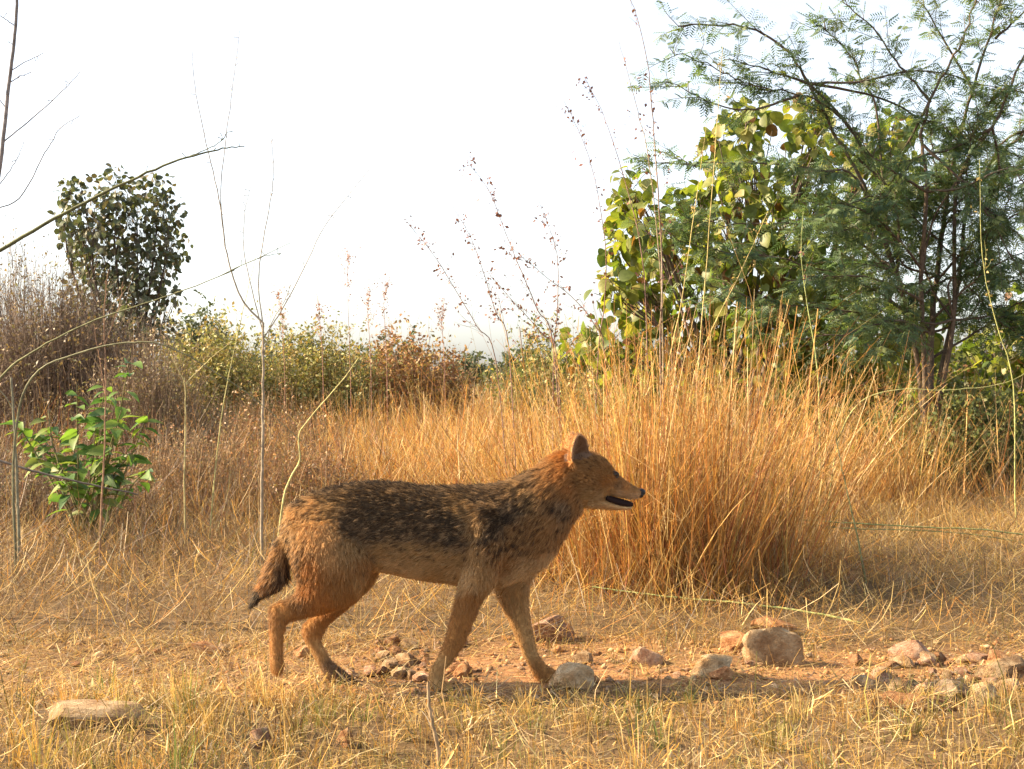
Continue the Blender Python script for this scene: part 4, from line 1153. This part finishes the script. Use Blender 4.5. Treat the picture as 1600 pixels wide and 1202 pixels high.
loft(gb, edge([(270, 420, 520, 420, .032, .040), (300, 520, 545, 520, .036, .045), (325, 610, 532, 590, .034, FH), (330, 685, 490, 650, .028, FH), (312, 730, 415, 722, .022, FH), (268, 764, 352, 775, .018, FH), (241, 796, 325, 822, .0165, FH),
               (247, 838, 315, 850, .0150, FH), (274, 888, 332, 885, .0140, FH), (298, 930, 350, 918, .0145, FH), (318, 968, 372, 940, .016, FH), (340, 1003, 395, 958, .019, FH), (375, 1008, 412, 972, .020, FH), (402, 1008, 420, 988, .014, FH)]), 0.002, 16)
# toes
claws = []
for (tx, ty, yo, ww) in [(770, 1036, NF, .024), (1255, 1026, FF, .022), (408, 998, FH, .022)]:
    for k in (-1.5, -0.5, 0.5, 1.5):
        c = J(tx + (8 if abs(k) < 1 else -6), ty, yo) + np.array([0, k * ww * 0.42, 0])
        ball(gb, c, (0.014, 0.0052, 0.0085))
        claws.append(c + np.array([0.0135, 0, -0.003]))
# tail
loft(gb, edge([(185, 372, 235, 430, .022), (150, 415, 218, 455, .022), (118, 478, 200, 500, .024), (92, 545, 192, 565, .027), (70, 602, 175, 625, .026), (42, 652, 100, 675, .017), (26, 690, 74, 702, .011), (22, 708, 50, 714, .006)]), 0.010, 16)

# ears: cupped shells
def ear(side):
    yb = 0.030 * side
    basec = J(1308, 172, yb); tip = J(1294 - (14 if side > 0 else 0), 58 - (6 if side > 0 else 0), yb + 0.016 * side)
    axis_ = tip - basec
    H = np.linalg.norm(axis_); up = axis_ / H
    face = np.array([0.72, 0.70 * side, 0.0]); face -= up * face.dot(up); face /= np.linalg.norm(face)
    lat = np.cross(up, face)
    nt, na = 12, 13
    outer, inner = [], []
    for i in range(nt):
        t = i / (nt - 1)
        wd = 0.0305 * (1 - t ** 3.0) ** 0.62 * (0.86 + 0.35 * t * (1 - t) * 2) + 0.0012
        cup = 0.022 * (1 - t) ** 0.8 + 0.003
        for j in range(na):
            u = -1 + 2 * j / (na - 1)
            p_ = basec + up * (H * t) + lat * wd * u - face * cup * (1 - u * u)
            outer.append(p_ - face * 0.0042); inner.append(p_ + face * 0.0022)
    V = np.array(outer + inner); k = nt * na
    I = np.arange(k).reshape(nt, na)
    q = np.stack([I[:-1, :-1], I[:-1, 1:], I[1:, 1:], I[1:, :-1]], -1).reshape(-1, 4)
    F = [q, (q + k)[:, ::-1]]
    bd = np.concatenate([I[0, :], I[1:, -1], I[-1, -2::-1], I[-2:0:-1, 0]])
    F.append(np.stack([bd, bd + k, np.roll(bd, -1) + k, np.roll(bd, -1)], -1))
    gb.add(V, F, (0.4, 0.3, 0.2))
    return face, basec, tip
ear_n = ear(-1); ear_f = ear(1)

src = link('body_source', gb.mesh('body_source', M_TWIG))
rm = src.modifiers.new('r', 'REMESH'); rm.mode = 'VOXEL'; rm.voxel_size = 0.0030
sm = src.modifiers.new('s', 'SMOOTH'); sm.factor = 0.5; sm.iterations = 5
dg = bpy.context.evaluated_depsgraph_get()
dg.update()
body_me = bpy.data.meshes.new_from_object(src.evaluated_get(dg))
bpy.data.objects.remove(src)
body_me.name = 'body'
nv = len(body_me.vertices)
BV = np.empty(nv * 3, np.float32); body_me.vertices.foreach_get('co', BV); BV = BV.reshape(-1, 3).astype(float)
BN = np.empty(nv * 3, np.float32); body_me.vertices.foreach_get('normal', BN); BN = BN.reshape(-1, 3).astype(float)

# coat: control points in the profile plane (colour, dark-tip share, hair length mm, hair flow)
TAW, RUF, BUF, PAL_, WHT, GBR, BLK, DRK = ((.36, .185, .062), (.40, .18, .05), (.43, .265, .11), (.54, .375, .19), (.64, .51, .35), (.20, .125, .07), (.035, .028, .022), (.12, .08, .055))
LITBUF = (.55, .335, .14)  # golden buff, lightened so the rump and thigh coat carries painted sunlight
BK, NK, HD, LG, TL, BL = (-1, .28), (-.75, .75), (-1, -.15), (-.05, 1), (-.45, .9), (-.9, .35)
ctrl = [
 (230, 305, GBR, .55, 22, BK), (350, 268, GBR, .85, 25, BK), (450, 250, GBR, .85, 26, BK), (550, 245, GBR, .85, 26, BK), (650, 255, GBR, .85, 27, BK), (750, 268, GBR, .8, 28, BK), (850, 265, GBR, .75, 28, BK),
 (950, 268, GBR, .7, 30, BK), (1020, 258, GBR, .6, 30, NK), (1100, 220, GBR, .5, 28, NK), (1180, 165, TAW, .3, 22, NK),
 (350, 335, BUF, .5, 22, BK), (450, 340, GBR, .85, 23, BK), (550, 340, GBR, .88, 23, BK), (650, 340, GBR, .85, 24, BK), (750, 350, GBR, .9, 25, BK), (800, 390, DRK, .9, 24, BK), (850, 340, BUF, .6, 26, BK),
 (940, 330, GBR, .8, 27, BK), (980, 385, DRK, .75, 26, BK), (1040, 330, GBR, .6, 28, NK), (1100, 300, BUF, .5, 28, NK), (1080, 260, BUF, .45, 28, NK),
 (430, 430, GBR, .55, 20, BK), (520, 430, GBR, .7, 20, BK), (620, 430, GBR, .72, 20, BK), (720, 440, GBR, .75, 20, BK), (800, 455, DRK, .8, 20, BK), (845, 480, GBR, .55, 20, BK),
 (540, 505, BUF, .2, 17, BL), (640, 505, BUF, .28, 17, BL), (740, 515, BUF, .28, 17, BL), (820, 540, BUF, .2, 17, BL), (560, 565, PAL_, .03, 15, BL), (650, 595, PAL_, .05, 15, BL), (760, 620, BUF, .05, 15, BL), (830, 630, PAL_, .05, 16, BL),
 (890, 420, BUF, .2, 20, LG), (875, 510, BUF, .12, 19, LG), (960, 480, TAW, .5, 22, NK), (940, 440, DRK, .7, 22, NK), (1040, 450, TAW, .42, 24, NK), (1000, 560, TAW, .2, 18, NK), (900, 600, BUF, .08, 17, LG), (850, 600, PAL_, .05, 17, LG),
 (1100, 420, TAW, .36, 26, NK), (1180, 400, TAW, .34, 26, NK), (1150, 480, TAW, .28, 24, NK), (1100, 590, PAL_, .05, 17, BL), (1030, 625, PAL_, .05, 17, BL), (1190, 545, PAL_, .06, 18, BL), (1240, 470, TAW, .2, 20, NK), (1300, 385, TAW, .2, 18, NK),
 (1180, 260, TAW, .35, 26, NK), (1230, 200, RUF, .12, 22, NK), (1255, 265, RUF, .25, 22, NK), (1240, 340, GBR, .45, 24, NK), (1290, 320, TAW, .25, 20, NK), (1225, 140, RUF, .08, 16, NK),
 (1390, 165, TAW, .3, 7, HD), (1340, 180, TAW, .3, 9, HD), (1300, 220, TAW, .25, 12, HD), (1420, 200, TAW, .25, 5, HD), (1360, 245, TAW, .3, 10, HD), (1405, 250, RUF, .12, 6, HD), (1440, 245, RUF, .25, 4, HD), (1450, 262, GBR, .4, 4, HD),
 (1490, 262, RUF, .2, 3, HD), (1530, 275, TAW, .3, 2.5, HD), (1345, 300, BUF, .08, 12, HD), (1385, 310, PAL_, .02, 8, HD), (1415, 280, BUF, .05, 5, HD), (1465, 298, WHT, 0, 3, HD), (1520, 310, WHT, 0, 2.5, HD), (1480, 282, TAW, .25, 3, HD), (1518, 290, TAW, .25, 2.5, HD), (1440, 285, BUF, .1, 4, HD), (1420, 338, PAL_, 0, 5, HD), (1480, 348, PAL_, 0, 3, HD), (1340, 335, PAL_, .08, 13, HD),
 (220, 360, LITBUF, .25, 20, LG), (270, 330, LITBUF, .35, 22, BK), (240, 430, LITBUF, .03, 16, LG), (310, 430, LITBUF, .08, 15, LG), (300, 520, LITBUF, .05, 13, LG), (400, 400, GBR, .55, 18, BK), (400, 500, BUF, .32, 14, LG), (450, 560, TAW, .15, 13, LG),
 (250, 560, RUF, .04, 13, LG), (250, 640, RUF, .02, 11, LG), (350, 640, TAW, .05, 11, LG), (300, 705, RUF, .02, 8, LG), (450, 630, BUF, .05, 12, LG), (385, 690, TAW, .03, 8, LG),
 (150, 735, TAW, .05, 6, LG), (125, 850, TAW, .05, 5, LG), (125, 960, TAW, .15, 5, LG), (280, 800, TAW, .05, 6, LG), (300, 880, BUF, .05, 5, LG), (350, 970, GBR, .3, 5, LG), (400, 990, DRK, .3, 4, LG),
 (860, 700, TAW, .08, 9, LG), (825, 800, TAW, .06, 6, LG), (790, 880, TAW, .06, 5, LG), (750, 950, BUF, .05, 5, LG), (745, 1020, BUF, .08, 4, LG),
 (1060, 690, BUF, .05, 8, LG), (1080, 800, BUF, .05, 6, LG), (1110, 900, BUF, .05, 5, LG), (1160, 980, TAW, .08, 5, LG), (1240, 1020, TAW, .1, 4, LG),
 (170, 430, BUF, .5, 20, TL), (140, 500, TAW, .5, 22, TL), (105, 570, TAW, .35, 24, TL), (165, 590, DRK, .8, 26, TL), (185, 535, TAW, .6, 24, TL), (150, 640, DRK, .9, 24, TL), (80, 610, RUF, .3, 22, TL), (60, 665, BLK, .9, 18, TL), (35, 700, BLK, 1, 12, TL)]
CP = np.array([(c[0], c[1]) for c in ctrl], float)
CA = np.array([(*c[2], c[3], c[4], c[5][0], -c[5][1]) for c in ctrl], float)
face_n, eb_n, et_n = ear_n
face_f, eb_f, et_f = ear_f
def coat(P, Nn):
    d = P[:, 1]
    px = 800 + P[:, 0] / d * FPX; py = 601 - (P[:, 2] - CZ) / d * FPX
    Xp = (px - 380) * 2.5; Yp = (py - 660) * 2.5
    out_ = np.empty((len(P), 7))
    for s in range(0, len(P), 20000):
        q = slice(s, s + 20000)
        D2 = (Xp[q, None] - CP[None, :, 0]) ** 2 + (Yp[q, None] - CP[None, :, 1]) ** 2
        w_ = 1.0 / (D2 + 420.0) ** 2.2
        out_[q] = (w_ @ CA) / w_.sum(1)[:, None]
    isear = np.zeros(len(P), bool); inner = np.zeros(len(P), bool)
    for face, eb, et in (ear_n, ear_f):
        t = (P - eb) @ ((et - eb) / np.dot(et - eb, et - eb))
        near = (t > 0.12) & (np.linalg.norm(P - (eb + np.clip(t, 0, 1)[:, None] * (et - eb)), axis=1) < 0.036) & (Yp < 165)
        isear |= near; inner |= near & (Nn @ face > 0.15)
    out_[isear, :3] = (0.42, 0.22, 0.085); out_[isear, 3] = 0.05; out_[isear, 4] = 4.5; out_[isear, 5:] = (-0.1, 1)
    out_[inner, :3] = (0.34, 0.21, 0.13); out_[inner, 3] = 0.2; out_[inner, 4] = 5
    return out_, isear

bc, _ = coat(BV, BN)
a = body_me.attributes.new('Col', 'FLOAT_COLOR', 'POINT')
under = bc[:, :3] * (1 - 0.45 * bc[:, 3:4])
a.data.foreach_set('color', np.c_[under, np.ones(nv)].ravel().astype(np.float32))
body_me.polygons.foreach_set('use_smooth', np.ones(len(body_me.polygons), bool))
M_SKIN = leaf_mat('jackal_underfur', 0.0, 0.8, 0.1, (1, 1, 1), 0.2, 90)
body_me.materials.clear(); body_me.materials.append(M_SKIN)

JO = np.array([*J(640, 1040)[:1], DJ, 0.0])
jackal = thing('jackal', JO, 'golden jackal walking along the dirt path with its mouth slightly open', 'jackal')
body_me.vertices.foreach_set('co', (BV - JO).ravel().astype(np.float32))
body_me.update()
link('body', body_me, jackal)

# fur
body_me.calc_loop_triangles()
nt = len(body_me.loop_triangles)
T = np.empty(nt * 3, np.int32); body_me.loop_triangles.foreach_get('vertices', T); T = T.reshape(-1, 3)
e1, e2 = BV[T[:, 1]] - BV[T[:, 0]], BV[T[:, 2]] - BV[T[:, 0]]
ar = 0.5 * np.linalg.norm(np.cross(e1, e2), axis=1)
NH_ = 170000
cen = BV[T].mean(1)
dens = ar * np.where(cen[:, 0] > J(1290, 200)[0], 2.2, 1.0)
ti = rng.choice(nt, NH_, p=dens / dens.sum())
u, v = rng.random(NH_), rng.random(NH_)
fl = u + v > 1; u[fl], v[fl] = 1 - u[fl], 1 - v[fl]
w0 = 1 - u - v
RP = BV[T[ti, 0]] * w0[:, None] + BV[T[ti, 1]] * u[:, None] + BV[T[ti, 2]] * v[:, None]
RN = BN[T[ti, 0]] * w0[:, None] + BN[T[ti, 1]] * u[:, None] + BN[T[ti, 2]] * v[:, None]
RN /= np.linalg.norm(RN, axis=1)[:, None] + 1e-9
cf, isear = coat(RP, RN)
flow = np.stack([cf[:, 5], np.zeros(NH_), cf[:, 6]], 1)
flow[isear] = (-0.05, 0, 1)
flow -= RN * np.einsum('ij,ij->i', flow, RN)[:, None]
flow /= np.linalg.norm(flow, axis=1)[:, None] + 1e-6
lenm = (cf[:, 4] + 2.0 * (cf[:, 4] < 15)) / 1000.0 * rng.uniform(0.5, 1.25, NH_)
lift = np.where(cf[:, 4] > 12, 0.44, 0.52) * rng.uniform(0.6, 1.4, NH_)
tip = flow + RN * lift[:, None] + rng.normal(0, 0.16, (NH_, 3))
tip /= np.linalg.norm(tip, axis=1)[:, None]
# clumping
ncl = 17000
ci = rng.choice(NH_, ncl, replace=False)
kd = kdtree.KDTree(ncl)
for i, k in enumerate(ci): kd.insert(RP[k], i)
kd.balance()
near = np.array([kd.find(p_)[1] for p_ in RP])
ctip = RP[ci] + tip[ci] * lenm[ci][:, None]
cl_dark = rng.random(ncl)
KP = 5
pts = np.empty((NH_, KP, 3)); cols = np.empty((NH_, KP, 4)); rad = np.empty((NH_, KP))
dark = (0.72 * cl_dark[near] + 0.28 * rng.random(NH_)) < cf[:, 3] * 0.86 + 0.02
hv = rng.uniform(0.78, 1.22, NH_)
clf = np.clip((cf[:, 4] - 4) / 14.0, 0.05, 0.5)
pale_band = np.array([0.52, 0.36, 0.19])
for k in range(KP):
    t = k / (KP - 1)
    bend = lerp(RN * 0.8 + flow * 0.4, tip, min(1, t * 1.4 + 0.3))
    p_ = RP + (tip * t + RN * 0.22 * t * (1 - t)) * lenm[:, None]
    tgt = ctip[near]
    w_ = (clf * t * t)[:, None]
    d_ = tgt - p_; ln = np.linalg.norm(d_, axis=1)[:, None]
    pts[:, k] = p_ + d_ * w_ * np.minimum(1, lenm[:, None] / (ln + 1e-6))
    c_ = cf[:, :3] * hv[:, None]
    g_ = cf[:, 3:4]
    if t < 0.3: c_ = c_ * (1 - 0.25 * g_)
    elif t < 0.7: c_ = lerp(c_, pale_band * hv[:, None], np.clip(g_ * 0.7, 0, 0.6))
    dk = c_ * 0.10 + np.array([0.012, 0.010, 0.009])
    amt = np.where(dark, np.clip((t - 0.25) * 2.4, 0, 1), 0)[:, None]
    c_ = lerp(lerp(c_, pale_band * hv[:, None], np.clip(g_ * 0.5, 0, 0.5) * (t > 0.5)), dk, amt)
    cols[:, k, :3] = c_; cols[:, k, 3] = 1
    rad[:, k] = (0.00042 if True else 0) * lerp(1.0, 0.25, t) * np.clip(lenm / 0.012, 0.55, 1.15)
cu = bpy.data.hair_curves.new('fur')
cu.add_curves([KP] * NH_)
cu.position_data.foreach_set('vector', (pts - JO).ravel().astype(np.float32))
ra = cu.attributes.get('radius') or cu.attributes.new('radius', 'FLOAT', 'POINT')
ra.data.foreach_set('value', rad.ravel().astype(np.float32))
ca_ = cu.attributes.new('Col', 'FLOAT_COLOR', 'POINT')
ca_.data.foreach_set('color', cols.ravel().astype(np.float32))
cu.update_tag()
M_FUR = leaf_mat('jackal_fur', 0.3, 0.5, 0.25, (1.1, 1.0, 0.85), 0.12, 60)
cu.materials.append(M_FUR)
link('fur', cu, jackal)

# eyes, nose, mouth
bvh = BVHTree.FromPolygons([tuple(v_) for v_ in BV], [tuple(t_) for t_ in T])
def flat_mat(name, col, rough, spec=0.5):
    m, n, l = new_mat(name)
    nz = n.new('ShaderNodeTexNoise'); nz.inputs['Scale'].default_value = 400
    r = n.new('ShaderNodeValToRGB')
    r.color_ramp.elements[0].color = (*[c * 0.7 for c in col], 1); r.color_ramp.elements[1].color = (*[c * 1.3 for c in col], 1)
    l.new(nz.outputs['Fac'], r.inputs['Fac'])
    p = n.new('ShaderNodeBsdfPrincipled'); p.inputs['Roughness'].default_value = rough; p.inputs['Specular IOR Level'].default_value = spec
    l.new(r.outputs['Color'], p.inputs['Base Color'])
    o = n.new('ShaderNodeOutputMaterial'); l.new(p.outputs['BSDF'], o.inputs['Surface'])
    return m
M_EYE = flat_mat('dark_eye', (0.03, 0.018, 0.012), 0.3, 0.3)
M_NOSE = flat_mat('nose_leather', (0.014, 0.012, 0.012), 0.5, 0.3)
M_MOUTH = flat_mat('mouth_lining', (0.02, 0.011, 0.010), 0.85, 0.15)
M_LID = flat_mat('eye_rim', (0.05, 0.035, 0.025), 0.6)
ep = J(1437, 214)
for side in (-1, 1):
    hit = bvh.ray_cast(Vector((ep[0], DJ + side * 0.2, ep[2])), Vector((0, -side, 0)))
    q = np.array(hit[0]) if hit[0] else ep
    ge = Geo(); ball(ge, q + np.array([0, -side * 0.0022, 0]), (0.0080, 0.0055, 0.0064), 14)
    e_ = part('eye', ge, M_EYE, jackal, True)
    gl = Geo()
    ring = [q + np.array([math.cos(t) * 0.0095, side * 0.0006, math.sin(t) * 0.0068 - 0.1 * math.cos(t) * 0.0095]) for t in np.linspace(0, 2 * PI, 13)]
    tube(gl, ring, 0.0016, 0.0016, (0.05, 0.035, 0.025), 5, 0, 2)
    o = link('eyelid', shift(gl, JO).mesh('eyelid', M_LID, True), e_)
for c in claws:
    gcl = Geo(); tube(gcl, [c + np.array([-0.004, 0, 0.001]), c + np.array([0.004, 0, 0]), c + np.array([0.009, 0, -0.005])], 0.0022, 0.0005, (0.04, 0.03, 0.025), 5, 0, 3)
    part('claw', gcl, M_LID, jackal, True)
gn = Geo()
ball(gn, J(1551, 287), (0.0095, 0.0105, 0.0085), 14); ball(gn, J(1547, 297, -0.005), (0.0075, 0.006, 0.007)); ball(gn, J(1547, 297, 0.005), (0.0075, 0.006, 0.007))
part('nose', gn, M_NOSE, jackal, True)
gm = Geo()
loft(gm, edge([(1405, 290, 1402, 318, .030), (1440, 302, 1434, 334, .0225), (1475, 312, 1470, 343, .0172), (1500, 320, 1498, 346, .0135), (1518, 328, 1514, 344, .009)]), 0.0, 14, 2.2)
part('mouth', gm, M_MOUTH, jackal, True)
jackal.location.x += 0.004
jackal.scale = (1.012, 1.012, 1.008)
jackal.rotation_euler = (0, 0, math.radians(6))      # walking very slightly away from the camera
